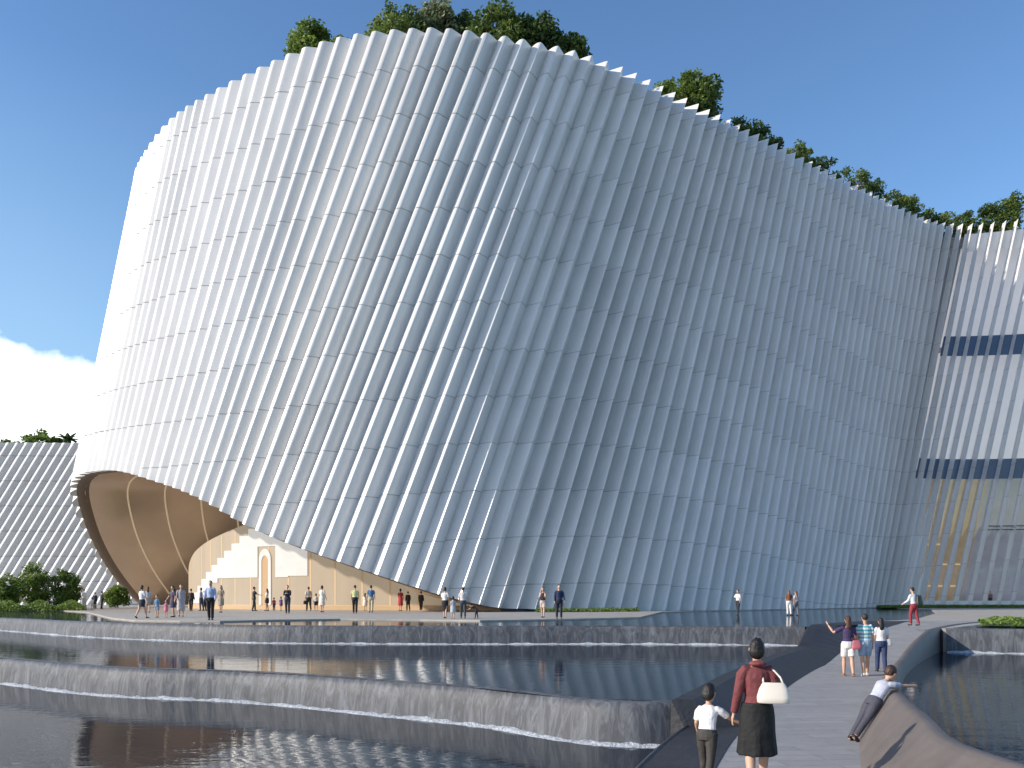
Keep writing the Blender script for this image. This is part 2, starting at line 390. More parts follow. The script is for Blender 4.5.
# ------------------------------------------------------------------ the museum
TOPZ, BASEZ = 43.5, 1.1
tip_px = [(-33,138),(-32,141),(-31,144),(-30,148),(-29,153),(-28,159),(-27,166),(-26,174),(-25,182.5),(-24,191),(-23,200.6),(-22,211),(-21,223),(-20,236),(-19,250),(-18,264),(-17,278),
    (-16,293.5),(-15,310),(-14,327),(-13,344),(-12,361.5),(-11,379.5),(-10,398),(-9,417),(-8,435),(-7,453),(-6,471.7),(-5,489.6),(-4,508),(-3,525),(-2,542),(-1,558.5),(0,574.7),(1,590.5),(2,606),(3,620.5),
    (4,634),(5,646.5),(6,659.6),(7,671.5),(8,683),(10,705),(12,725.5),(14,744.8),(16,764),(18,782),(20,799.3),(22,815.8),(24,831.5),(26,846.3),(28,861),(30,874.3),(32,887.5),(34,900.2),(36,913),(38,927),(40,943),
    (42,961.7),(44,982.4),(46,1005.6),(47,1017.5)]
tip_y = interp([(138,168),(144,157),(153,143),(166,126),(182,112),(200,101),(223,88),(250,74),(278,61),(310,47.5),(344,38),(380,32.5),(417,30),(440,29.8),(471,32.5),(508,38.5),(542,45),(575,53),(606,63.5),(634,75),(660,88),
    (683,99.5),(715,116),(744,130),(782,149),(816,167),(846,182),(874,196),(894,206),(913,215),(928,220),(943,223),(962,224.2),(982,223.2),(1017,219.5)])
ptab = []
for i, px in tip_px:
    if i % 2 and -30 < i < 8: continue
    d = F * (TOPZ - CAMH) / (HY - float(tip_y(px)[0])); ptab.append((i, *P(px, d)))
ptab += [(-36, -36.3, 86.5), (-40, -36, 92), (-46, -34, 100), (50, 58.6, 92.0), (56, 65.2, 89.0), (64, 73.0, 82.5), (74, 80.0, 72.0)]
# the outer tips stand proud of the wall line: the wall line itself lies about .6 m behind them
Tc = interp(ptab)
Bc = interp([(-46, -44.3, 101), (-44, -45.2, 98.5), (-40, -46, 93), (-36, -46, 87), (-32, *P(47, 81.5)), (-26, *P(71, 75)), (-20, *P(101, 68.8)), (-16, *P(133, 65.2)), (-12, *P(167, 62)), (-7, *P(231, 59.6)), (0, *P(366, 58.6)),
    (6, *P(495, 60.6)), (10, *P(565, 62.4)), (14, *P(630, 65)), (18, *P(687, 68.4)), (22, *P(735, 72.2)), (26, *P(774, 76.6)), (30, *P(807, 81)), (36, *P(849, 87)), (42, *P(888, 92)), (47, *P(931.5, 94.2)), (53, *P(1012.6, 94)), (56, *P(1053, 93)), (64, 69.5, 88.5), (74, 78.5, 79.0)])
rimz = interp([(-46, 1.15), (-44, 2.7), (-40, 5.9), (-36, 9.7), (-33, 12.4), (-30, 13.35), (-26, 13.25), (-22, 12.6), (-17.5, 11.2), (-12, 9.2), (-8, 7.2), (-4, 5.4), (0, 3.65), (4, 2.0), (6, 1.42), (8, 1.3), (76, 1.3)])
def surf(u, z):
    t = (z - BASEZ) / (TOPZ - BASEZ)
    a = Bc(u) * (1 - t) + Tc(u) * t
    return a
def nrm(u, z):
    d = surf(u + .6, z) - surf(u - .6, z); n = np.array([d[1], -d[0]]); return n / np.linalg.norm(n)
def sp(u, z, o=0., zz=None):
    a = surf(u, z); n = nrm(u, z); return (a[0] + n[0] * o, a[1] + n[1] * o, z if zz is None else zz)

museum = thing('museum_building', 'huge white museum with a curved facade of leaning vertical fins and bronze entrance', 'museum', (0, 62, 1.1))
def mpart(mb, name, m, smooth=False, attr=False, parent=None):
    o = mb.build(name, m, smooth=smooth, attr=attr)
    o.parent = parent or museum; o.matrix_parent_inverse = Matrix.Translation((0, -62, -1.1))
    return o
DEP, OFF = .82, -.38
def sstep(x): x = min(1, max(0, x)); return x * x * (3 - 2 * x)
def profile(i):
    """(fraction of spacing, outward distance) across fin i: a broad-nosed pleat on the prow, a sharper one whose ridge drifts right along the wall, closing to a slim blade on the glazed end"""
    k = sstep((i - 35) / 8.); e = sstep((i + 2) / 15.); p = 1 - sstep((i + 8) / 13.)
    nose = .18 * e - .06; top, bot = .70 + .12 * e, -.14 - .52 * e
    a = []; gl_, gr_ = 1.0 + .75 * e, 1.0 - .1 * e
    for q in (0, .09, .22, .42, .64, .82, .94): a.append((-.5 + (nose + .5 - .03) * q, bot + (top - bot) * .97 * (q ** gl_)))
    a.append((nose, top))
    for q in (.94, .80, .60, .38, .16, 0): a.append((.5 - (.5 - nose - .03) * q, bot + (top - bot) * .97 * (q ** gr_)))
    lo, hi = -.06, .62                                             # broad nose: steep return, flat ridge, long fall
    b = [(-.5, lo), (-.48, lo + .12), (-.455, lo + .32), (-.43, lo + .48), (-.40, hi - .10), (-.36, hi - .045), (-.28, hi - .015), (-.19, hi), (-.12, hi - .012), (-.05, hi - .07), (.10, hi - .235), (.27, hi - .43), (.42, lo + .08), (.5, lo)]
    c = [(x0 * (1 - p) + x1 * p, y0 * (1 - p) + y1 * p) for (x0, y0), (x1, y1) in zip(a, b)]
    wid = 1 - .76 * k
    return [(f * wid, o * (1 - k) + (.10 + .62 * o) * k) for f, o in c]
zstep = 3.55
for i in range(-45, 55):
    rr = random.Random(i * 31 + 5)
    prof = profile(i); m = MB(); bk = -1.12 + .54 * sstep((i - 35) / 8.)
    zj0 = 1.1 + (1.2 + .9 * math.sin(i * .13) + .07 * rr.random())
    zb = float(rimz(i)[0])
    lev = [(zb, 0)]; z = zj0
    while z < TOPZ - .6:
        if z > zb + .6: lev += [(z - .032, 0), (z - .028, 1), (z + .028, 1), (z + .032, 0)]
        z += zstep
    # split long panels so the twist stays smooth
    lev.append((TOPZ, 0))
    full = [lev[0]]
    for a, b in zip(lev[:-1], lev[1:]):
        n = 2 if b[0] - a[0] > 1.2 else 1
        for q in range(1, n): full.append((a[0] + (b[0] - a[0]) * q / n, 0))
        full.append(b)
    rows = []; jit = rr.uniform(-.012, .012); tone = rr.uniform(-.035, .03); tones = []
    for li, (z, gflag) in enumerate(full):
        row = []
        for f, o in prof:
            u = i + f
            zz = z
            if li == 0: zz = float(rimz(u)[0])
            oo = o + OFF - (.05 if gflag else 0) + jit
            row.append(sp(u, zz, oo))
        if gflag and not full[li-1][1]: jit = rr.uniform(-.014, .014); tone = rr.uniform(-.055, .045)
        row += [sp(i + prof[-1][0], row[-1][2], bk), sp(i + prof[0][0], row[0][2], bk)]
        tones.append(-.3 if gflag else tone); rows.append(row)
    n = len(rows[0])
    for q in range(len(rows) - 1):
        gro = full[q][1] and full[q+1][1]
        m.grid([rows[q], rows[q+1]], True, False, -.3 if gro else tones[q] if not full[q][1] else tones[q+1])
    m.add(rows[0], [tuple(range(n))[::-1]], -.1); m.add(rows[-1], [tuple(range(n))], .03)
    o = mpart(m, 'facade_fin', M_fin, attr=True)
# roof slab just under the tips
us = xs(-46, 55, 101)
roof = [sp(u, TOPZ - 1.2, -1.05)[:2] for u in us] + [(75, 150), (-25, 150)]
m = MB(); m.slab(roof, TOPZ - 2.2, TOPZ - 1.2); mpart(m, 'roof', M_stone)
# backing wall behind the fins so that no daylight shows through
m = MB()
def back(u, z): return sp(u, z, -.40)
m.grid([[sp(u, max(float(rimz(u)[0]) + .05, 1.2) + (TOPZ - 1.0 - max(float(rimz(u)[0]), 1.2)) * k / 8, -.76 + OFF) for u in xs(-46, 42.8, 128)] for k in range(9)])
mpart(m, 'backing_wall', mat('backing_concrete', (.42, .41, .41), .7, 0, .1, .6))
# foot: dark recessed plinth under the fins
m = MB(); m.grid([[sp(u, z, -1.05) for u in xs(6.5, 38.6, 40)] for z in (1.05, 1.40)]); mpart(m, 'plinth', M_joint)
m = MB(); m.grid([[sp(u, z, o, zz) for u in xs(38.6, 56, 24)] for z, o, zz in ((1.1, -.5, 1.1), (1.1, -.5, 1.8), (1.1, -.8, 1.8))]); mpart(m, 'kerb', mat('white_kerb', (.82, .80, .76), .6))
# underside: dark bronze rim, then the soffit swept inwards as a set of rings
us_r = xs(-46, 7, 106)
m = MB(); m.grid([[sp(u, float(rimz(u)[0]), o, float(rimz(u)[0]) + dz) for u in us_r] for o, dz in ((.02 + OFF, .0), (.0 + OFF, -.07), (-1.0, -.06), (-1.45, .12))])
mpart(m, 'entrance_rim', M_brim, smooth=True)
def ring(k, u):
    x, y, z = sp(u, float(rimz(u)[0]), -1.45, float(rimz(u)[0]) + .12)
    w = 1 if u < -22 else max(0, 1 - (u + 22) / 26.); w = w * w * (3 - 2 * w)
    n = nrm(u, z)
    vx, vy = 3.3 * w - n[0] * 1.9 * (1 - w), 1.0 * w - n[1] * 1.9 * (1 - w)
    bul = math.sin(min(1, k / 6) * math.pi) * .25
    return (x + vx * k + bul * 0, y + vy * k, z + .18 * k * (1 if z > 3 else .0) * min(1, (z - 1) / 6))
m = MB(); m.grid([[ring(k / 4, u) for u in us_r] for k in range(0, 29)])
sof = mpart(m, 'soffit', M_bronze, smooth=True)
for k in (1, 2, 3, 4):
    m = MB(); pts = [Vector(ring(k, u)) for u in xs(-45.8, -8, 90)]
    cen = Vector((-20, 76, 3)); pts = [p + (cen - p).normalized() * .03 for p in pts]
    m.tube(pts, .085, 6); mpart(m, 'trim_line', M_gold, smooth=True, parent=None)
# inner lobby wall: arched, warm glow in its material, sun patch as stepped slabs
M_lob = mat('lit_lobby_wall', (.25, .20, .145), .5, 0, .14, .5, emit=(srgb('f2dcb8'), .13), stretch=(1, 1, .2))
lob = interp([(0, -32.4, 85.4), (1, -31.2, 82.2), (2, -28.9, 79.2), (3, -25.5, 76.4), (4, -21.2, 74), (5, -16, 71.8), (6, -10, 69.8), (7, -4, 68.0), (8, 2, 67.2)])
lobz = interp([(0, 1.6), (.35, 3.6), (.8, 5.0), (1.4, 6.2), (2, 7.0), (3, 8.1), (4, 9.2), (5, 10.2), (6, 10.6), (8, 10.8)])
def lobp(s, z, o=0.):
    a = lob(s); d = lob(s + .05) - lob(s - .05); n = np.array([d[1], -d[0]]); n = n / np.linalg.norm(n)
    return (a[0] + n[0]*o, a[1] + n[1]*o, z)
ss = xs(0, 8, 64)
m = MB(); m.grid([[lobp(s, 1.1 + (float(lobz(s)[0]) - 1.1) * k / 10, 0) for s in ss] for k in range(11)] + [[lobp(s, float(lobz(s)[0]), -2.2) for s in ss]] )
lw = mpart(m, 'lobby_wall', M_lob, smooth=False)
m = MB()
for s in xs(1.2, 7.6, 16): m.grid([[lobp(s - .012, z, .012), lobp(s + .012, z, .012)] for z in (1.2, float(lobz(s)[0]) - .1)])
mpart(m, 'wall_joint', mat('joint_tan', srgb('c8ad88'), .6))
m = MB(); m.grid([[lobp(s, z, o) for s in ss] for z, o in ((1.1, .03), (1.45, .03), (1.5, .0))]); mpart(m, 'skirting', mat('skirting_tan', srgb('b79a75'), .5))
M_patch = mat('painted_sunlight', (.36, .35, .335), .6, 0, .14, 1, emit=((1, .97, .92), .24))  # sunlight on the lobby wall, painted as a pale glowing material
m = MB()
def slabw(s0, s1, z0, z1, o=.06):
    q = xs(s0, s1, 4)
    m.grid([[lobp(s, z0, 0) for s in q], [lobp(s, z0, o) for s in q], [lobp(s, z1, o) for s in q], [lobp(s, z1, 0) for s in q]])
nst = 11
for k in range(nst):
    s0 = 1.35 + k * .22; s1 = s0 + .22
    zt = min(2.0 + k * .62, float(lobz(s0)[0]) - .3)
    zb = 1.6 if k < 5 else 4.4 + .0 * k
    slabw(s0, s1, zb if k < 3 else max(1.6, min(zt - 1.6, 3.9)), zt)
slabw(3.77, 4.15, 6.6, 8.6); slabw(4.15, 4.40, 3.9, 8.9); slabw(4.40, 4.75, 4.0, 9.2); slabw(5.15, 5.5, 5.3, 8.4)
mpart(m, 'sun_patch', M_patch)
m = MB(); ar = [(3.80, 1.5)] + [(3.93 + .13 * math.cos(a_), 5.4 + 1.0 * math.sin(a_)) for a_ in xs(math.pi, 0, 12)] + [(4.06, 1.5)]
m.grid([[lobp(s_, z_, .07) for s_, z_ in ar], [lobp(3.93 + (s_ - 3.93) * .55, z_ if z_ < 2 else 5.2 + (z_ - 5.4) * .6, .07) for s_, z_ in ar]]); mpart(m, 'arch_patch', M_patch)  # bright border of the painted sun patch round its arch
m = MB(); m.add([lobp(3.93 + (s_ - 3.93) * .56, z_ if z_ < 2 else 5.2 + (z_ - 5.4) * .6, .03) for s_, z_ in ar], [tuple(range(len(ar)))]); mpart(m, 'tan_arch', mat('arch_tan', srgb('a98a66'), .6, emit=(srgb('d8b888'), .08)))  # tan arch coloured in as the gap within the painted sunlight
# lobby ceiling closes the space behind the wall
m = MB(); m.slab([(-30, 84), (-20, 73), (-6, 67), (2, 69), (8, 78), (0, 110), (-30, 110)], 13.2, 13.5); mpart(m, 'ceiling', M_bronze)

# glazed end: glass, spandrel bands, interior
M_glass = bpy.data.materials.new('curtain_glass'); M_glass.use_nodes = True
t = M_glass.node_tree; t.nodes.clear()
o_ = t.nodes.new('ShaderNodeOutputMaterial'); gl = N(t, 'ShaderNodeBsdfGlossy', Roughness=.02); gl.inputs[0].default_value = (.9, .93, .96, 1)
tr = t.nodes.new('ShaderNodeBsdfTransparent'); tr.inputs[0].default_value = (.86, .88, .90, 1)
fr = N(t, 'ShaderNodeFresnel', IOR=1.6); ms = t.nodes.new('ShaderNodeMixShader')
t.links.new(M2(t, 'ADD', M2(t, 'MULTIPLY', fr.outputs[0], .8), .06, True), ms.inputs[0]); t.links.new(tr.outputs[0], ms.inputs[1]); t.links.new(gl.outputs[0], ms.inputs[2]); t.links.new(ms.outputs[0], o_.inputs[0])
ug = xs(42.7, 73, 64)
def gband(z0, z1, o, n=4): return MB().grid([[sp(u, z0 + (z1 - z0) * k / n, o) for u in ug] for k in range(n + 1)])
for a, b in ((1.6, 15.3), (17.5, 28.9), (31.1, 40.6)):
    mpart(gband(a, b, -.56, 6), 'glazing', M_glass)
M_span = mat('blue_spandrel', (.075, .115, .20), .2, 0, .1, 1)
for a, b in ((15.3, 17.5), (28.9, 31.1), (40.6, 42.6)):
    mpart(gband(a, b, -.55, 2), 'spandrel', M_span if a < 40 else M_fin)
M_in = mat('interior_glow', (.50, .48, .48), .8, 0, .12, .4, emit=((.95, .92, .93), .24))  # interior light put into the wall materials as glow
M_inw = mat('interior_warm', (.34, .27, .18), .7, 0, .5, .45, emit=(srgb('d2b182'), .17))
for a, b in ((16.4, 30), (30.2, 42)):
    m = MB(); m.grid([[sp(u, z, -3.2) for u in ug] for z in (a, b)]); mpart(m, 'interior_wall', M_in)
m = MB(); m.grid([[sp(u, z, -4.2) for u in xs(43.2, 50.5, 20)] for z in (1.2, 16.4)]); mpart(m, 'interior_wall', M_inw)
m = MB(); m.grid([[sp(u, z, -4.1) for u in xs(50.4, 73, 40)] for z in (1.2, 16.4)]); mpart(m, 'interior_wall', mat('interior_dim', (.40, .39, .42), .8, 0, .2, .5, emit=((.85, .85, .95), .07)))  # dimmer copy of the interior wall, with less glow put in
for z in (1.15, 16.3, 30.0):
    m = MB(); m.grid([[sp(u, 1.2, o, z) for u in ug] for o in (-.3, -6)]); mpart(m, 'floor', M_stone)
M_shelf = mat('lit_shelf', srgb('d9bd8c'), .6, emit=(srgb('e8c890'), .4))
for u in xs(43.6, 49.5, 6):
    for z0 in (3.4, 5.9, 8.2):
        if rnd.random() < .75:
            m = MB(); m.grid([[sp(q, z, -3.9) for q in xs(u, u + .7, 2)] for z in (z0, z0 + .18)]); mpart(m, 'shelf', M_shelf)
for z in (9.6, 10.0):
    m = MB(); m.grid([[sp(u, z + dz, -.2) for u in xs(50, 56, 12)] for dz in (0, .12)]); mpart(m, 'transom', M_joint)

# ------------------------------------------------------------------ museum wing beyond
wing = thing('museum_wing', 'lower grey white wing with strongly leaning fins beyond the big curved prow', 'building', (-70, 118, 1.1))
wa, wb = Vector((-110, 121)), Vector((-44, 123)); wd = (wb - wa).normalized(); wn = Vector((wd.y, -wd.x)); wl = (wb - wa).length
WT = 24.4; n = int(wl / 1.32)
def wpart(mb, name, m, **k):
    o = mb.build(name, m, **k); o.parent = wing; o.matrix_parent_inverse = Matrix.Translation((70, -118, -1.1)); return o
for i in range(n):
    m = MB(); rr = random.Random(i)
    rows = []
    levs = [1.1] + [v for z in xs(4.5, 22.5, 5) for v in (z - .05, z - .045, z + .045, z + .05)] + [WT]
    for q, z in enumerate(levs):
        lean = (z - 1.1) * .60 - 13
        row = []
        gro = q and q < len(levs) - 1 and (q - 1) % 4 in (1, 2)
        for f, o in ((-.5, 0), (-.3, .42), (-.12, .66), (.0, .7), (.1, .64), (.4, .12), (.5, 0), (.5, -.5), (-.5, -.5)):
            p = wa + wd * ((i + f) * 1.32 + lean) + wn * ((o * .6) - (.05 if gro else 0) - .0 * z)
            row.append((p.x, p.y, z))
        rows.append(row)
    for q in range(len(rows) - 1):
        m.grid([rows[q], rows[q+1]], True, False, -.35 if (q and (q - 1) % 4 == 1) else rr.uniform(-.05, .03))
    m.add(rows[-1], [tuple(range(9))], 0)
    wpart(m, 'facade_fin', M_fin, attr=True)
m = MB(); q0 = wa + wd * 0; m.slab([tuple(wa - wn * .3), tuple(wb - wn * .3), tuple(wb - wn * 40), tuple(wa - wn * 40)], 22.4, 23.4); wpart(m, 'roof', M_stone)
# ------------------------------------------------------------------ planting
def leaves(m, pts, size, r, tones, droop=.3):
    for p, tn in zip(pts, tones):
        s = size * r.uniform(.6, 1.25)
        a = Vector((r.gauss(0, 1), r.gauss(0, 1), r.gauss(0, .6))).normalized()
        b = a.cross(Vector((r.gauss(0, 1), r.gauss(0, 1), r.gauss(0, 1)))).normalized()
        c = a.cross(b) * s * .18
        p = Vector(p)
        m.add([p - a * s * .6, p + b * s * .33 + c, p + a * s * .6, p - b * s * .33 + c], [(0, 1, 2, 3)], min(1, max(0, tn)))
def crown(rx, ry, rz, zc, nclump, nleaf, size, seed):
    r = random.Random(seed); m = MB()
    for k in range(nclump):
        while True:
            q = Vector((r.uniform(-1, 1), r.uniform(-1, 1), r.uniform(-1, 1)))
            if .25 < q.length < .92: break
        c = Vector((q.x * rx, q.y * ry, zc + q.z * rz)); cr_ = r.uniform(.24, .42) * (rx + ry + rz) / 3
        tn = r.uniform(.15, .85); pts = []; tones = []
        for _ in range(nleaf):
            g = Vector((r.gauss(0, 1), r.gauss(0, 1), r.gauss(0, 1))).normalized() * cr_ * r.uniform(.45, 1.08)
            pts.append(c + Vector((g.x, g.y, g.z * .75))); tones.append(tn + r.uniform(-.25, .25))
        leaves(m, pts, size, r, tones)
    return m
def tree(name, label, cat, group, loc, rx, rz, h, ml, seed, size=.42, nc=26, nl=60, stems=1):
    """h: height of the crown's centre over the base"""
    t = thing(name, label, cat, loc, 0, group)
    r = random.Random(seed); m = MB()
    base = [Vector((0, 0, -.1)), Vector((r.uniform(-.1, .1), 0, h * .35)), Vector((r.uniform(-.2, .2), r.uniform(-.2, .2), h * .75)), Vector((r.uniform(-.3, .3), r.uniform(-.3, .3), h + rz * .5))]
    tr0 = max(.04, .03 * (h + rz)); m.tube(base, [tr0, tr0 * .8, tr0 * .55, tr0 * .15], 7)
    for k in range(5):
        a = r.uniform(0, 6.28); p0 = base[1].lerp(base[2], r.random()); 
        m.tube([p0, p0 + Vector((math.cos(a) * rx * .35, math.sin(a) * rx * .35, rz * .3)), p0 + Vector((math.cos(a) * rx * .7, math.sin(a) * rx * .7, rz * .75))], [tr0 * .4, tr0 * .28, tr0 * .08], 5)
    m.build('trunk', M_trunk, t, smooth=True)
    crown(rx, rx * .9, rz, h, nc, nl, size, seed).build('crown', ml, t, attr=True)
    return t
edge_d = interp([(px, F * (TOPZ - CAMH) / (HY - float(tip_y(px)[0]))) for px in xs(140, 1017, 40)])
RZ = TOPZ - 1.2
rt = [  # px, top y, width px, set-back, leaf material, label
    (316, 32, 44, 4.5, M_leafy, 'round sunlit green tree at the left end of the roof garden'),
    (346, 36, 26, 4, M_leaf, 'small tree squeezed between two larger trees on the roof, left of the highest tips'),
    (397, 12, 56, 4.5, M_leaf, 'broad dark green roof tree just left of the pale feathery tree'),
    (438, 6, 34, 5, M_leafp, 'pale feathery roof tree above the tallest fins'),
    (463, 18, 30, 6, M_leafd, 'dark roof tree half hidden behind the pale feathery tree'),
    (497, 10, 54, 4.5, M_leaf, 'tallest round green roof tree, right of the pale feathery tree'),
    (534, 22, 48, 4.5, M_leafd, 'dark green roof tree sloping down right of the tallest round one'),
    (568, 38, 36, 4, M_leafd, 'low dark green tree at the right end of the main roof clump'),
    (664, 80, 22, 4, M_leafy, 'small yellow green bush at the left foot of the lone roof tree'),
    (694, 76, 46, 4.5, M_leaf, 'lone bushy tree on the sloping part of the roofline'),
]
for k, (px, yt, w, sb, ml, lab) in enumerate(rt):
    d = float(edge_d(px)[0]) + sb; zt = CAMH + (HY - yt) * d / F; rx = w / 2 * d / F
    hh = zt - RZ; rz = min(hh * .48, max(rx * .95, hh * .36))
    x, y = P(px, d); tree('roof_tree', lab, 'tree', 'trees of the roof garden', (x, y, RZ), rx * 1.2, hh * .54, hh * .56, ml, 100 + k, .34, 70 if w > 30 else 34, 90)
shr = [(741, 5, 26), (757, 7, 24), (772, 6, 18), (793, 8, 26), (806, 7, 18), (824, 9, 26), (842, 6, 20), (857, 11, 30), (873, 10, 22), (893, 9, 26), (908, 10, 26), (926, 7, 24), (948, 10, 28), (968, 7, 20), (987, 13, 28), (1003, 16, 26), (1015, 22, 22)]
words = ['first', 'second', 'third', 'fourth', 'fifth', 'sixth', 'seventh', 'eighth', 'ninth', 'tenth', 'eleventh', 'twelfth', 'thirteenth', 'fourteenth', 'fifteenth', 'sixteenth', 'last']
for k, (px, up, w) in enumerate(shr):
    d = float(edge_d(px)[0]) + 2.6; zt = CAMH + (HY - float(tip_y(px)[0]) + up + 4) * d / F
    rx = w / 1.7 * d / F; hh = zt - RZ; x, y = P(px, d)
    lab = '%s green shrub from the left along the roof edge right of the lone roof tree' % words[k]
    if k == 16: lab = 'tallest spiky shrub on the roof edge at the right border'
    tree('roof_shrub', lab, 'shrub', 'shrubs along the roof edge', (x, y, RZ), rx, hh * .5, hh * .55, (M_leafy, M_leaf, M_leafd)[k % 3] if k % 3 else M_leaf, 300 + k, .27, 26, 60)
r = random.Random(21); m = MB(); pts = []; tn = []
for _ in range(9000):
    u = r.uniform(9, 52); a = sp(u, TOPZ, -1.6 - 2.2 * r.random()); e = 1.5 + .7 * math.sin(u * 1.3) + .5 * math.sin(u * 3.1)
    pts.append((a[0], a[1], RZ + e * 1.15 * r.random())); tn.append(r.uniform(.1, .95) * (.6 + .4 * math.sin(u * 2.3) ** 2))
leaves(m, pts, .36, r, tn); tag(m.build('ground_cover', M_leaf, attr=True), 'low continuous green planting along the sloping roof edge', 'ground cover', kind='stuff')
# bushes and hedge at the foot of the wing
for k, (px, yt, w, d, ml, lab) in enumerate([(5, 576, 26, 76, M_leafy, 'round bush cut by the left border at the foot of the wing'), (34, 565, 38, 78, M_leafy, 'tallest round bush at the foot of the wing on the left'),
        (65, 570, 28, 79, M_leafy, 'narrower bush right of the tallest round bush by the wing'), (118, 586, 26, 88, M_leafy, 'low bush beside the foot of the bronze rim')]):
    zt = CAMH + (HY - yt) * d / F; hh = zt - 1.1; x, y = P(px, d)
    tree('round_bush', lab, 'bush', 'bushes at the foot of the wing', (x, y, 1.1), w / 2 * d / F, hh * .52, hh * .5, ml, 500 + k, .20, 60, 90)
r = random.Random(5); m = MB(); pts = []; tn = []
for _ in range(5200):
    px = r.uniform(-70, 84) ; d = r.uniform(68, 76); x, y = P(px, d); e = .55 + .25 * math.sin(px * .2) ; 
    pts.append((x, y, 1.1 + e * r.random())); tn.append(r.uniform(.1, .9))
leaves(m, pts, .26, r, tn); o = m.build('ground_cover', M_leafy, attr=True); tag(o, 'low green hedge planting at the foot of the round bushes', 'ground cover', kind='stuff')
# greenery on the wing roof
for k, (px, up, w, lab) in enumerate([(8, 5, 30, 'flat green shrub at the left border of the wing roof'), (38, 13, 40, 'biggest green shrub on the roof of the wing'), (58, 9, 24, 'small green shrub beside the palm on the wing roof'), (-20, 8, 40, 'shrub on the wing roof outside the left border')][:3]):
    d = 127; zr = 23.4; zt = CAMH + (HY - 444 + up) * d / F; rx = w / 2 * d / F; hh = zt - zr; x, y = P(px, d)
    tree('roof_shrub', lab, 'shrub', 'shrubs on the wing roof', (x, y, zr), rx, hh * .5, hh * .5, M_leafy, 600 + k, .5, 18, 50)
x, y = P(68, 126); pt = thing('palm_tree', 'dark palm on the wing roof against the white cloud', 'palm', (x, y, 23.4))
m = MB(); m.tube([(0, 0, -.1), (.1, 0, 1.2), (.05, 0, 2.2)], [.18, .14, .12], 8); m.build('trunk', M_trunk, pt, smooth=True)
m = MB(); r = random.Random(3)
for k in range(17):
    a = k * 2.399; up = r.uniform(.1, 1.2); ln = r.uniform(1.6, 2.3)
    for side in (-1, 1):
        rows = []
        for q in range(7):
            f = q / 6; z = 2.2 + math.sin(up) * ln * f - 1.5 * f * f * (1.2 - up * .5); rr_ = math.cos(up * .7) * ln * f
            c = Vector((math.cos(a) * rr_, math.sin(a) * rr_, z)); w = .30 * math.sin(math.pi * min(1, f + .08)) + .02
            sd_ = Vector((-math.sin(a), math.cos(a), -.5)) * w * side; sd_.z = -abs(sd_.z)
            rows.append([c, c + sd_])
        m.grid(rows, a=r.random() * .5)
m.build('crown', M_leafd, pt, attr=True)
# lawn strip along the glazed foot and the planted island by the right weir
def lawn(name, poly, z, n, label):
    m = MB(); m.add([(x, y, z) for x, y in poly], [tuple(range(len(poly)))])
    struct(m.build(name + '_soil', M_grass))
    xs_ = [p[0] for p in poly]; ys_ = [p[1] for p in poly]; r = random.Random(n); pts = []; tn = []
    def inside(x, y):
        c = False; j = len(poly) - 1
        for i in range(len(poly)):
            (xi, yi), (xj, yj) = poly[i], poly[j]
            if (yi > y) != (yj > y) and x < (xj - xi) * (y - yi) / (yj - yi) + xi: c = not c
            j = i
        return c
    m = MB()
    while len(pts) < n:
        x, y = r.uniform(min(xs_), max(xs_)), r.uniform(min(ys_), max(ys_))
        if inside(x, y): pts.append((x, y, z + r.uniform(.0, .22))); tn.append(r.uniform(.1, .9))
    leaves(m, pts, .17, r, tn); o = m.build(name, M_leafy, attr=True); tag(o, label, 'grass', kind='stuff')
lawn('grass', [(15.9, 29.2), (18.2, 27.6), (24, 25.0), (34, 21.6), (40, 24), (34, 31), (26, 34.5), (19, 33.6)], ZP + .05, 7000, 'planted grass island behind the right waterfall')
strip = [sp(u, 1.1, .9)[:2] for u in xs(39, 56, 20)]
lawn('grass', strip + [(x * .93, y * .93 - 1) for x, y in reversed(strip)], ZP + .03, 9000, 'lawn strip along the foot of the glazed facade end')
strip2 = [sp(u, 1.1, .9)[:2] for u in xs(8, 14, 8)]
lawn('grass', strip2 + [(x, y - 1.3) for x, y in reversed(strip2)], ZP + .03, 900, 'thin grass verge along the foot of the curved facade')

# ------------------------------------------------------------------ people
pending = []
_mc = {}
def cm(hexcol, rough=.8, kind='cloth'):
    k = (hexcol, kind)
    if k not in _mc:
        _mc[k] = mat(kind + '_' + hexcol, srgb(hexcol), rough, 0, .22 if kind == 'cloth' else .06 if kind != 'hair' else .5, 7 if kind == 'cloth' else 3 if kind != 'hair' else 30, .42 if kind == 'cloth' else 0 if kind != 'hair' else .25, 10 if kind == 'cloth' else 60)
    return _mc[k]
SKIN = 'c39a80'
def stripes(name, a, b):
    m = bpy.data.materials.new(name); m.use_nodes = True; t = m.node_tree; p = t.nodes['Principled BSDF']; p.inputs['Roughness'].default_value = .8
    g = t.nodes.new('ShaderNodeTexCoord'); w = N(t, 'ShaderNodeTexWave', Scale=3.2, Distortion=.3, _bands_direction='Z')
    r_ = t.nodes.new('ShaderNodeValToRGB'); r_.color_ramp.interpolation = 'CONSTANT'; e = r_.color_ramp.elements
    e[0].color = (*srgb(a), 1); e[1].color = (*srgb(b), 1); e[1].position = .5
    t.links.new(g.outputs['Object'], w.inputs[0]); t.links.new(w.outputs['Fac'], r_.inputs[0]); t.links.new(r_.outputs[0], p.inputs['Base Color'])
    return m
def soft(mb, name, m, parent, vox):
    o = mb.build(name, m, parent)
    r_ = o.modifiers.new('r', 'REMESH'); r_.mode = 'VOXEL'; r_.voxel_size = vox; r_.use_smooth_shade = True
    s_ = o.modifiers.new('s', 'SMOOTH'); s_.factor = .5; s_.iterations = 2 if vox > .012 else 3
    pending.append(o); return o
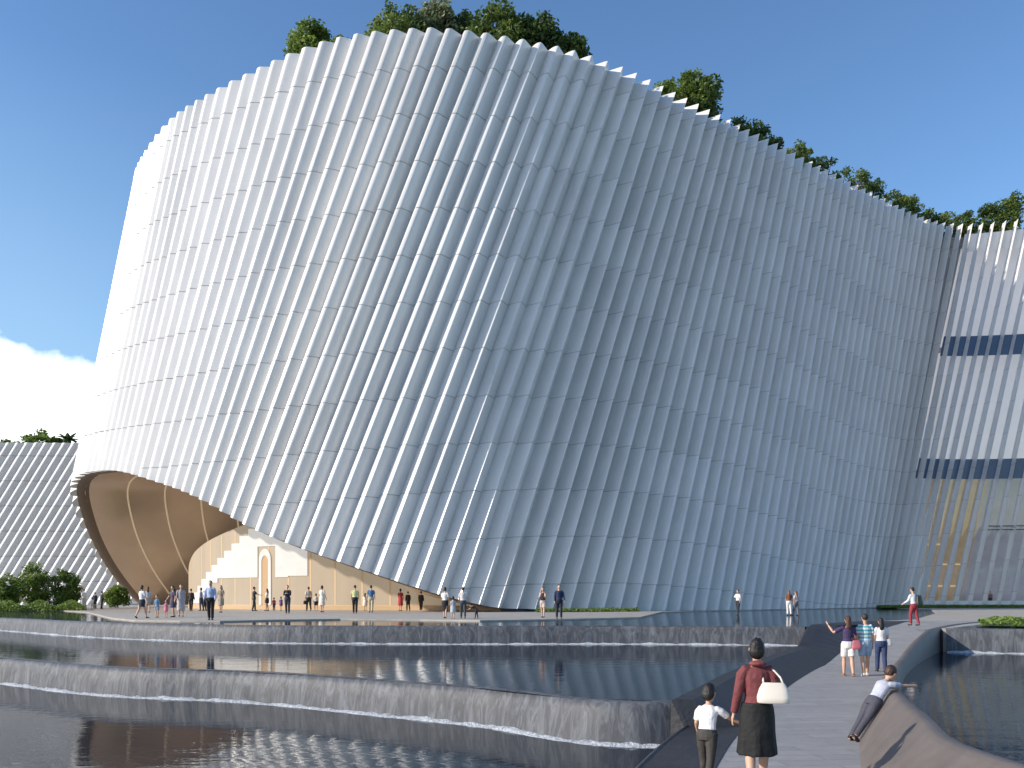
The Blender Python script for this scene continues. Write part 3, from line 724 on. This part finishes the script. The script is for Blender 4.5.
def ringloft(m, rings, n=14):
    rows = []
    for c, rx, ry, M in rings:
        rows.append([Vector(c) + (M @ Vector((rx * math.cos(t), ry * math.sin(t), 0))) for t in (2 * math.pi * k / n for k in range(n))])
    m.grid(rows, True, True)
def person(label, loc, H, rz, top=('ffffff', 'short'), bottom=('trousers', '222222'), hair=('1c1714', 'short'), la=(0, 8, 10), ra=(0, 8, 10), ll=(6, 6), rl=(-6, 6), lean=0., tilt=0., headturn=0., nod=0.,
           shoes='2a2624', near=False, child=False, group=None, skin=SKIN, topmat=None, fem=False, extra=None, cat='person'):
    h = H; vox = (.008 if near else .022) if H > 1.2 else (.007 if near else .018)
    I = Matrix.Identity(3)
    hs = (1.36 if near else 1.24) if child else 1.0; sw_ = .92 if fem else 1.0
    def leg(side, sw, kn, l1=.245, l2=.245):
        a = R(sw); b = R(sw - kn)
        hip = Vector((side * .052, 0, 0)); kneep = hip + Vector((side * .006, math.sin(a), -math.cos(a))) * l1
        ank = kneep + Vector((0, math.sin(b), -math.cos(b))) * l2
        return hip, kneep, ank, b
    L_, R_ = leg(-1, *ll), leg(1, *rl)
    foot = .04
    hz = max(-L_[2].z, -R_[2].z) + foot
    O = Vector((0, 0, hz))
    tl = R(lean); Mt = Matrix.Rotation(-tl, 3, 'X')
    def tp(z, x=0, y=0): return O + Mt @ Vector((x, y, z))       # torso point, z above the hips
    sh = .285 if not child else .265
    shw = .098 * sw_
    def arm(side, sw, ab, bend, ab2=None):
        a = R(sw); q = R(ab); s0 = tp(sh, side * shw)
        d1 = Vector((side * math.sin(q) * abs(math.cos(a)), math.sin(a), -math.cos(a) * math.cos(q)))
        e = s0 + d1.normalized() * .165
        a2 = R(sw + bend); q2 = R(ab * .5 if ab2 is None else ab2)
        d2 = Vector((side * math.sin(q2), math.sin(a2) * math.cos(q2), -math.cos(a2) * math.cos(q2))).normalized()
        w = e + d2 * .145
        return s0, e, w, d2
    LA, RA = arm(-1, *la), arm(1, *ra)
    hc = tp(sh + .035 + .085 * hs + .01, 0, .012)                # head centre
    Mh = Mt @ Matrix.Rotation(R(headturn), 3, 'Z') @ Matrix.Rotation(R(-nod), 3, 'X')
    b = MB()
    f = lambda v: Vector(v) * h
    tor = [(-.045, .070, .058), (.0, .088 * (1.05 if fem else 1), .064), (.045, .082, .060), (.105, .069 if fem else .076, .052), (.17, .083, .058), (.225, .092, .060), (.268, .085, .050), (.296, .055, .040), (.312, .032, .032)]
    ringloft(b, [(f(tp(z)), rx * h * (sw_ if z > .15 else 1), ry * h, Mt) for z, rx, ry in tor])
    b.tube([f(tp(.29)), f(tp(sh + .03, 0, .006)), f(hc - Mh @ Vector((0, .012, .03)))], [.034 * h, .028 * h, .028 * h], 10)
    b.ell(f(hc), (.045 * hs * h, .054 * hs * h, .066 * hs * h), Mh)
    b.ell(f(hc + Mh @ Vector((0, .014, -.040)) * hs), (.032 * hs * h, .036 * hs * h, .028 * hs * h), Mh)      # jaw
    b.ell(f(hc + Mh @ Vector((0, .056, -.008)) * hs), (.007 * hs * h, .012 * hs * h, .013 * hs * h), Mh)     # nose
    for sd_ in (-1, 1): b.ell(f(hc + Mh @ Vector((sd_ * .047, -.002, -.004)) * hs), (.006 * h, .011 * h, .017 * h), Mh)
    for s0, e, w, d2 in (LA, RA):
        b.tube([f(tp(sh - .022, (s0 - tp(sh)).x * .5)), f(s0.lerp(e, .06) - Vector(((s0 - tp(sh)).x * .16, 0, 0))), f(s0.lerp(e, .4)), f(e), f(e.lerp(w, .35)), f(w)], [.034 * h, .031 * h, .027 * h, .022 * h, .022 * h, .0145 * h], 10)
        side = -1 if (s0 is LA[0]) else 1
        up = Vector((side, 0, 0)); nrm_ = (up - d2 * up.dot(d2)).normalized(); bi = d2.cross(nrm_)
        Mp = Matrix((bi, nrm_, d2)).transposed()
        b.ell(f(w + d2 * .026), (.021 * h, .0105 * h, .030 * h), Mp)
        if near:
            for k, ln in enumerate((.036, .043, .041, .032)):
                o_f = bi * (.016 - .0107 * k); p0 = w + d2 * .046 + o_f
                b.tube([f(p0), f(p0 + d2 * ln * .55 - nrm_ * .004), f(p0 + d2 * ln * .95 - nrm_ * .014)], [.0055 * h, .0052 * h, .0042 * h], 7)
            p0 = w + d2 * .014 + bi * .016
            b.tube([f(p0), f(p0 + d2 * .018 + bi * .014), f(p0 + d2 * .036 + bi * .016 - nrm_ * .006)], [.0065 * h, .006 * h, .0048 * h], 7)
        else:
            for k in range(4): b.tube([f(w + d2 * .04 + bi * (.014 - .009 * k)), f(w + d2 * .078 + bi * (.014 - .009 * k))], .006 * h, 6)
            b.tube([f(w + d2 * .015 + bi * .016), f(w + d2 * .042 + bi * .03)], .006 * h, 6)
    feet = []
    for side, (hip, kn, an, ang) in ((-1, L_), (1, R_)):
        P_ = [O + hip + Vector((0, 0, .02)), O + hip.lerp(kn, .45), O + kn, O + kn.lerp(an, .32), O + an]
        b.tube([f(p) for p in P_], [.056 * h, .046 * h, .033 * h, .034 * h, .020 * h], 12)
        pit = min(0, ang) * .9 if an.z > min(L_[2].z, R_[2].z) + .004 else 0
        Mf = Matrix.Rotation(pit, 3, 'X')
        feet.append((O + an, Mf))
        b.tube([f(O + an), f(O + an + Mf @ Vector((0, -.018, -.026))), f(O + an + Mf @ Vector((0, .035, -.024))), f(O + an + Mf @ Vector((0, .095, -.030)))], [.021 * h, .022 * h, .024 * h, .013 * h], 10)
    root = soft(b, 'person', cm(skin, .55, 'skin'), None, vox)
    root.location = loc; root.rotation_euler = (0, 0, rz)
    if tilt: root.rotation_euler = (Matrix.Rotation(rz, 3, 'Z') @ Matrix.Rotation(R(-tilt), 3, 'X')).to_euler()
    tag(root, label, cat, group)
    # hair
    if hair:
        hm = cm(hair[0], .55, 'hair'); m = MB(); st = hair[1]
        m.ell(f(hc + Mh @ Vector((0, -.012, .014)) * hs), (.050 * hs * h, .055 * hs * h, .062 * hs * h), Mh)
        if st == 'bob': m.ell(f(hc + Mh @ Vector((0, -.022, -.012)) * hs), (.053 * hs * h, .044 * hs * h, .058 * hs * h), Mh)
        if st in ('long', 'pony'):
            p0 = hc + Mh @ Vector((0, -.035, .01)) * hs
            q = [p0, p0 + Mt @ Vector((0, -.022, -.06)), p0 + Mt @ Vector((0, -.03, -.13)), p0 + Mt @ Vector((0, -.025, -.19))]
            m.tube([f(x) for x in q], [.042 * h, .046 * h, .044 * h, .02 * h] if st == 'long' else [.022 * h, .024 * h, .02 * h, .008 * h], 10, .6 if st == 'long' else 1)
            if st == 'pony': pass
        if near:
            r9 = random.Random(label)
            for _ in range(22):
                v_ = Vector((r9.gauss(0, 1), r9.gauss(-.5, .8), r9.gauss(.35, .8))).normalized()
                q9 = hc + Mh @ Vector((v_.x * .044, -.013 + v_.y * .049, .012 + v_.z * .057)) * hs
                m.ell(f(q9), (.008 * h, .009 * h, .014 * h), Mh, 8, 6)
        soft(m, 'hair', hm, root, vox)
    # top
    g = .011
    m = MB(); tm = topmat or cm(top[0]); long_hem = top[2] if len(top) > 2 else -.02
    rr_ = [(max(long_hem, -.06), .098, .074)] + [(z, rx + g, ry + g) for z, rx, ry in tor if z > long_hem + .02 and z < .29] + [(.302, .048, .040)]
    ringloft(m, [(f(tp(z)), rx * h * (sw_ if z > .15 else 1), ry * h, Mt) for z, rx, ry in rr_])
    for s0, e, w, d2 in (LA, RA):
        xs0 = tp(sh - .022, (s0 - tp(sh)).x * .45)
        if top[1] == 'none': continue
        x1 = s0.lerp(e, .06) - Vector(((s0 - tp(sh)).x * .14, 0, 0)); x2 = s0.lerp(e, .26)
        if top[1] == 'short': m.tube([f(xs0), f(x1), f(x2), f(s0.lerp(e, .8))], [.036 * h, .039 * h, .040 * h, .036 * h], 10)
        else: m.tube([f(xs0), f(x1), f(x2), f(s0.lerp(e, .6)), f(e), f(e.lerp(w, .95))], [.036 * h, .039 * h, .040 * h, .036 * h, .033 * h, .026 * h], 10)
    soft(m, 'dress' if bottom[0] == 'dress' else 'shirt' if top[1] != 'jacket' else 'jacket', tm, root, vox)
    # bottom
    kind, col = bottom[0], bottom[1]
    if kind in ('trousers', 'shorts'):
        m = MB(); ringloft(m, [(f(tp(z)), rx * h, ry * h, Mt) for z, rx, ry in ((-.06, .09, .074), (-.02, .107, .082), (.02, .108, .082), (.055, .100, .076))])
        for hip, kn, an, ang in (L_, R_):
            if kind == 'trousers': m.tube([f(O + hip + Vector((0, 0, .015))), f(O + hip.lerp(kn, .5)), f(O + kn), f(O + kn.lerp(an, .5)), f(O + kn.lerp(an, .97))], [.064 * h, .056 * h, .044 * h, .040 * h, .036 * h], 12)
            else: m.tube([f(O + hip + Vector((0, 0, .015))), f(O + hip.lerp(kn, .5)), f(O + hip.lerp(kn, .82))], [.064 * h, .060 * h, .056 * h], 12)
        soft(m, kind, cm(col), root, vox)
    elif kind in ('skirt', 'dress'):
        ln = bottom[2] if len(bottom) > 2 else .25
        fl = bottom[3] if len(bottom) > 3 else .11
        mid = (L_[1] + R_[1]) / 2; my = mid.y * .5
        m = MB(); n = 28; rows = []
        for z, rx, ry in ((.062, .100, .078), (.02, .110, .086), (-.03, .116, .092), (-ln * .5, .5 * (fl + .106), .5 * (fl + .085)), (-ln, fl, fl * .86)):
            row = []
            for k in range(n):
                t = 2 * math.pi * k / n; fold = 1 + (.05 * math.sin(t * 7 + 1) * (-z / ln) if z < 0 else 0)
                row.append(f(O + Vector((rx * math.cos(t) * fold, ry * math.sin(t) * fold + my * max(0, -z) / .245, z + (.006 * math.sin(t * 7) if z == -ln else 0)))))
            rows.append(row)
        m.grid(rows, True, True); soft(m, 'skirt', cm(col), root, vox)
    if shoes:
        for an, Mf in feet:
            m = MB(); m.tube([f(an + Mf @ Vector((0, -.03, -.018))), f(an + Mf @ Vector((0, .0, -.018))), f(an + Mf @ Vector((0, .045, -.026))), f(an + Mf @ Vector((0, .104, -.030)))], [.022 * h, .027 * h, .026 * h, .014 * h], 10)
            soft(m, 'shoe', cm(shoes, .5), root, vox)
    if near:
        for sd_ in (-1, 1):
            m = MB(); m.ell(f(hc + Mh @ Vector((sd_ * .018, .050, .006)) * hs), (.006 * h, .004 * h, .004 * h), Mh); m.build('eye', cm('1a1412', .2, 'eye'), root, smooth=True)
        m = MB(); m.ell(f(hc + Mh @ Vector((0, .049, -.034)) * hs), (.013 * h, .005 * h, .004 * h), Mh); m.build('mouth', cm('8f4a44', .5, 'lip'), root, smooth=True)
    Wm = Matrix.Translation(loc) @ root.rotation_euler.to_matrix().to_4x4()
    return dict(root=root, lh=Wm @ f(LA[2] + LA[3] * .05), rh=Wm @ f(RA[2] + RA[3] * .05), rs=Wm @ f(RA[0]), ls=Wm @ f(LA[0]), M=Wm, h=h, O=O, tp=lambda *a: Wm @ f(tp(*a)))

def bag(name, label, c, w, dp, ht, col, strap_to, rz=0., sm=None):
    t = thing(name, label, 'bag', c, rz)
    m = MB(); rows = []
    for z, s in ((0, .90), (.04, 1.0), (.3, 1.02), (.7, .88), (.95, .70), (1.0, .62)):
        rows.append([(w/2 * s * (abs(math.cos(q)) ** .6) * (1 if math.cos(q) >= 0 else -1), dp/2 * s * (abs(math.sin(q)) ** .6) * (1 if math.sin(q) >= 0 else -1) * (1 if z < .6 else .6), (z - .5) * ht) for q in (2*math.pi*k/20 for k in range(20))])
    m.grid(rows, True, True); m.build('pouch', cm(col, .5, 'leather'), t, smooth=True)
    Mi = (Matrix.Translation(c) @ Matrix.Rotation(rz, 4, 'Z')).inverted(); q = Mi @ Vector(strap_to)
    m = MB()
    for sx_ in (-.3, .3):
        a = Vector((w * sx_, 0, ht * .42)); m.tube([a, a.lerp(q, .4) + Vector((sx_ * w * .3, 0, 0)), a.lerp(q, .8) + Vector((sx_ * w * .25, 0, 0)), q], .011, 7)
    m.build('strap', cm(sm or col, .6), t, smooth=True)
    return t

# --- near figures
d = 9.3; x = P(757, d)[0]
wom = person('woman in maroon jacket and black skirt walking away, white bag on her shoulder', (x, d, 0), 1.64, R(-6), ('6e3436', 'jacket', -.035), ('skirt', '121212', .285, .132), ('15110f', 'bob'),
    la=(-4, 12, 14, 10), ra=(-12, 10, 70, -10), ll=(-9, 10), rl=(11, 4), near=True, fem=True, headturn=-4, shoes='141212')
m = MB(); c = wom['h']; m.ell((0, -.025 * c, .845 * c), (.06 * c, .05 * c, .022 * c)); soft(m, 'collar', cm('7a3c3d'), wom['root'], .008)
bc = wom['tp'](.135, .075, -.085); bag('white_handbag', 'cream white handbag on the shoulder of the woman in maroon', bc + Vector((.02, -.02, 0)), .34, .15, .22, 'd9d0c2', wom['tp'](.295, .075, -.02), R(-14))
d = 9.45; x = P(707, d)[0]
boy = person('small boy in white top and dark trousers holding the hand of the woman in maroon', (x, d, .01), 1.09, R(-32), ('e6e4e2', 'short', -.03), ('trousers', '3b3733'), ('17120f', 'bob'),
    la=(10, 14, 30), ra=(34, 44, 14, 52), ll=(12, 8), rl=(-10, 14), near=True, child=True, lean=9, nod=14, headturn=-10, shoes='2a2725')
d = 12.45; x = 4.98
person('boy in pale grey shirt and dark trousers leaning over the brown parapet towards the pool', (x, d, .03), 1.26, R(-68), ('a9abb8', 'short', -.02), ('trousers', '41414c'), ('3a2418', 'short'),
    la=(112, 8, 6), ra=(122, 10, 4), ll=(3, 2), rl=(-2, 2), near=True, child=True, tilt=38, nod=-14, shoes='1c1c20')
g = 'visitors walking together up the path'
d = 22.9
girl = person('girl in purple top and white shorts on the path, raising her left arm', (P(848, d)[0], d, 0), 1.60, R(-4), ('3a2c52', 'short', -.01), ('shorts', 'd8d2cc'), ('4a2a1c', 'long'), la=(18, 58, 138, 28), ra=(0, 8, 20), ll=(8, 6), rl=(-8, 8), near=True, fem=True, group=g, shoes='8a6a58')
bag('shoulder_bag', 'pink shoulder bag hanging at the hip of the girl in purple', girl['tp'](.0, .12, -.05), .26, .11, .24, 'c06a72', girl['tp'](.30, -.05, -.03), 0)
person('man in teal striped shirt and pale blue shorts in the middle of the path', (P(865, d + .1)[0], d + .1, 0), 1.66, R(-3), ('9cc', 'short', -.03), ('shorts', '93a7b8'), ('2a1e18', 'short'), la=(4, 8, 14), ra=(-4, 8, 14), ll=(-7, 8), rl=(9, 5), near=True, group=g,
    topmat=stripes('teal_stripes', 'c9d6d8', '5fa3ab'), shoes='d8d4d0')
w3 = person('long haired woman in white blouse and blue jeans at the right edge of the path', (P(881, d + 1.3)[0], d + 1.3, 0), 1.52, R(-8), ('d6d4d4', 'short', .0), ('trousers', '2b3a5e'), ('120f10', 'long'), ll=(8, 6), rl=(-6, 8), la=(4, 8, 18), ra=(6, 10, 40), near=True, fem=True, group=g)
bag('shoulder_bag', 'small white bag hanging beside the woman in blue jeans', w3['tp'](.02, .125, -.01), .18, .09, .2, 'd9d6d0', w3['tp'](.295, .08, 0), 0)
w4 = person('woman in white shirt and red trousers stepping up where the path meets the plaza', (P(914, 33.5)[0], 33.5, 1.02), 1.5, R(28), ('cfd2d4', 'long', -.02), ('trousers', '8a2f3a'), ('14110f', 'short'), la=(20, 8, 40), ra=(6, 10, 20), ll=(16, 20), rl=(-8, 8), lean=6)
bag('backpack', 'dark green backpack hanging from the woman in red trousers', w4['tp'](.12, .09, -.10), .32, .2, .42, '232b22', w4['tp'](.29, .07, -.02), R(28))

# --- visitors on the plaza
gp = 'visitors on the plaza'
DK = '1c1a1b'
A = dict
far = [  # px, foot y, px height, facing deg, dict
 (84, 609.5, 21, 60, A(label='man in white shirt and pale trousers at the left end of the plaza', top=('e8e4e0', 'short'), bottom=('trousers', 'c9c0b4'))),
 (92, 609.5, 12, 40, A(label='small child in white between two adults at the left end of the plaza', top=('e6e2de', 'short'), bottom=('shorts', 'd5cfc6'), child=True)),
 (102, 609.5, 18, -40, A(label='person in dark clothes beside the small child in white', top=('2b2b30', 'long'), bottom=('trousers', DK))),
 (95, 607.6, 13, 10, A(label='dark figure standing behind the small child in white', top=('3a3a42', 'long'), bottom=('trousers', '2b2a2e'))),
 (142, 618.5, 33, -30, A(label='woman in white top and dark skirt walking towards the entrance', top=('dcd9d9', 'short'), bottom=('skirt', '2a2c3a', .17, .10), fem=True, ll=(-14, 14), rl=(16, 4))),
 (148, 612, 26, 20, A(label='woman in pale grey behind the one in the dark skirt', top=('b9b4b4', 'short'), bottom=('skirt', '9a9694', .2, .1), fem=True, hair=('4a3426', 'long'))),
 (157, 617.5, 22, 170, A(label='child in blue beside the child in pink', top=('5d86a8', 'short'), bottom=('shorts', '7d93a6'), child=True)),
 (166, 617.5, 17, 190, A(label='smallest child, in pink, between the child in blue and the woman in violet', top=('d87f94', 'short'), bottom=('dress', 'd87f94', .16, .12), child=True, fem=True)),
 (173, 617.5, 31, 140, A(label='woman in dark violet dress holding a hand out to the child in pink', top=('4b4357', 'short'), bottom=('dress', '4b4357', .22, .11), fem=True, hair=('1a1412', 'long'), ra=(20, 22, 10))),
 (181, 616, 32, 200, A(label='tall woman in long pale grey dress next to the woman in violet', top=('aaa3a6', 'short'), bottom=('dress', 'aaa3a6', .34, .12), fem=True, hair=('2a1d16', 'long'))),
 (191, 609, 22, 0, A(label='figure in dark clothes in the shade by the bronze wall', top=('332d2a', 'long'), bottom=('trousers', '241f1d'))),
 (201, 608, 23, 90, A(label='woman in pale blue top left of the lobby wall corner', top=('aab4cc', 'short'), bottom=('trousers', '5a5560'), fem=True)),
 (204.5, 607, 20, -80, A(label='person in dark blue coat close behind the woman in pale blue', top=('39405c', 'long'), bottom=('trousers', '2c2c38'))),
 (210.5, 622, 39, 185, A(label='man in light blue shirt and black trousers standing at the edge of the plaza', top=('aebbd6', 'long'), bottom=('trousers', '15161c'), la=(4, 10, 20), ra=(2, 12, 26))),
 (221, 611, 27, 170, A(label='woman in khaki dress right of the man in light blue', top=('8d8271', 'short'), bottom=('dress', '9a907f', .26, .11), fem=True, hair=('3a261c', 'long'))),
 (254, 609.5, 24, -60, A(label='man in dark shirt facing the lobby wall near the painted sun patch', top=('33302f', 'short'), bottom=('trousers', '2a2624'), ra=(40, 8, 40))),
 (267, 608, 22, 100, A(label='woman in white blouse and dark skirt in front of the painted sun patch', top=('dedad6', 'short'), bottom=('skirt', '2f2a30', .18, .1), fem=True, hair=('2a1c14', 'long'))),
 (274, 609.5, 13, 10, A(label='child in red in front of the lobby wall', top=('b8323f', 'short'), bottom=('trousers', '33304a'), child=True)),
 (281, 608.5, 14, 0, A(label='child in purple next to the man in black', top=('6a4a86', 'short'), bottom=('skirt', '5a4076', .16, .12), child=True, fem=True)),
 (287.5, 612, 28, 185, A(label='man in black jacket with folded arms before the lobby wall', top=('23242c', 'jacket'), bottom=('trousers', '2c3040'), la=(20, 6, 90, -30), ra=(20, 6, 90, -30))),
 (308.6, 608, 25, 30, A(label='man in white shirt and dark trousers carrying a case', top=('cfc9c2', 'short'), bottom=('trousers', '2c2826'), ll=(12, 6), rl=(-12, 10))),
 (316, 607, 17, 20, A(label='child in white top and black shorts between two adults in white', top=('d9d3cb', 'short'), bottom=('shorts', '1f1b1b'), child=True)),
 (322, 610, 28, -20, A(label='woman in cream dress right of the child in black shorts', top=('ddd3c6', 'short'), bottom=('dress', 'ddd3c6', .27, .12), fem=True, hair=('2a1e16', 'bob'))),
 (355, 612, 28, 5, A(label='man in yellow green shirt and black trousers seen from behind', top=('c9c58e', 'short'), bottom=('trousers', '16151a'))),
 (365, 609, 20, 0, A(label='girl in white dress beside the man in blue', top=('dcd8d2', 'short'), bottom=('dress', 'dcd8d2', .24, .13), fem=True, child=True, hair=('1c1512', 'long'))),
 (371, 610, 29, 5, A(label='tall man in blue shirt and khaki trousers', top=('3f6d92', 'short'), bottom=('trousers', 'b0a184'))),
 (400.5, 610, 22, -20, A(label='woman in red dress under the low end of the entrance', top=('a03036', 'short'), bottom=('dress', 'a03036', .28, .12), fem=True)),
 (408, 609.5, 19, 30, A(label='person in dark brown next to the woman in red', top=('3b2c28', 'long'), bottom=('trousers', '2a2020'))),
 (421, 610, 19, -10, A(label='person in black with pale shoes under the lowest part of the entrance', top=('2c2624', 'long'), bottom=('trousers', '2a2422'), shoes='c9c2b8')),
 (445, 620, 31, -15, A(label='woman in white top and black skirt at the edge of the pool', top=('dcd8d4', 'short'), bottom=('skirt', '17161a', .30, .09), fem=True)),
 (453, 620, 22, 5, A(label='child in light grey dress between the two adults in white at the pool', top=('8f9cab', 'short'), bottom=('dress', 'a9b2ba', .25, .13), child=True, fem=True)),
 (463, 620, 31, 10, A(label='man in off white shirt and grey trousers stretching a hand to the crouching child', top=('cfcbc9', 'short'), bottom=('trousers', '3c4048'), ra=(24, 20, 10))),
 (476.5, 620, 15, 80, A(label='child in black stooping beside the man in off white', top=('1c1a1c', 'short'), bottom=('trousers', '222024'), child=True, lean=55, ra=(60, 6, 10), la=(50, 6, 10))),
 (543, 619, 30, 160, A(label='woman in black sleeveless top with white shorts by the water', top=('2b2428', 'none'), bottom=('shorts', 'b7a49c'), fem=True, la=(30, 6, 70), ra=(20, 6, 60))),
 (559, 620, 34, 190, A(label='man in dark blue jacket over a pale shirt by the water', top=('263250', 'jacket'), bottom=('trousers', '1d2333'))),
 (738, 615, 25, 120, A(label='man in white shirt and dark trousers alone in front of the facade', top=('dddbd8', 'short'), bottom=('trousers', '262832'), ra=(30, 8, 80))),
 (789, 617, 25, 0, A(label='woman with long brown hair and white trousers in front of the facade', top=('7a4a34', 'short'), bottom=('trousers', 'd9d5d0'), fem=True, hair=('7a4228', 'long'))),
 (796, 616.5, 24, 30, A(label='woman in pink and white beside the one with long brown hair', top=('d8c0bc', 'short'), bottom=('trousers', '6f6a70'), fem=True, hair=('6a3a24', 'long'))),
]
r = random.Random(12)
for px, fy, hp, face, kw in far:
    kw = dict(kw); dh = 1.66 * F / hp if not kw.get('child') else None
    df = F * (CAMH - ZP) / (fy - HY)
    d = df if dh is None else math.sqrt(df * dh)
    d = min(d, 78 if px < 120 else 66)
    if px > 430: d = max(d, Dz({445: 620.0}.get(px, 619.2), ZP) + 1.0); 
    if 110 < px < 230: d = max(d, 38.6)
    zf = ZP
    if px > 700: d = min(max(d, 52), 56); zf = Z1
    h = hp * d / F
    if not kw.get('child'): h = min(1.86, max(1.5, h))
    else: h = min(1.35, max(.85, h))
    a = P(px, d)
    kw.setdefault('ll', (r.uniform(2, 12), r.uniform(3, 8))); kw.setdefault('rl', (-r.uniform(2, 10), r.uniform(3, 8)))
    kw.setdefault('la', (r.uniform(-8, 12), r.uniform(6, 12), r.uniform(8, 30))); kw.setdefault('ra', (r.uniform(-8, 12), r.uniform(6, 12), r.uniform(8, 30)))
    kw.setdefault('hair', ('1d1714', 'bob' if kw.get('fem') else 'short'))
    lab = kw.pop('label'); q = person(lab, (a[0], a[1], zf), h, R(face), group=gp, **kw)
    if px == 308.6:
        t = thing('briefcase', 'dark case hanging from the hand of the man in white shirt', 'bag', q['lh'] + Vector((0, 0, -.2)))
        m = MB(); m.box(-.06, .06, -.2, .2, -.15, .12); m.build('case_body', cm('201c1b', .5), t); m = MB(); m.tube([(0, -.07, .115), (0, -.06, .19), (0, .06, .19), (0, .07, .115)], .012, 6); m.build('handle', cm('201c1b', .5), t, smooth=True)
# two visitors behind the glass of the glazed end
for u, o, lab, c1, c2 in ((50.6, -2.0, 'person in pink top behind the ground floor glass', 'd98a9c', '3c3f58'), (52.0, -2.2, 'person in pale red behind the ground floor glass, at the right border', 'c98a86', '6a6470')):
    a = sp(u, 1.2, o); person(lab, (a[0], a[1], 1.16), 1.7, R(150), (c1, 'short'), ('trousers', c2), fem=True, group='visitors behind the glass')

dg = bpy.context.evaluated_depsgraph_get(); dg.update()
new = [(o, bpy.data.meshes.new_from_object(o.evaluated_get(dg))) for o in pending]
for o, me in new:
    o.modifiers.clear(); o.data = me; me.polygons.foreach_set('use_smooth', [True] * len(me.polygons))
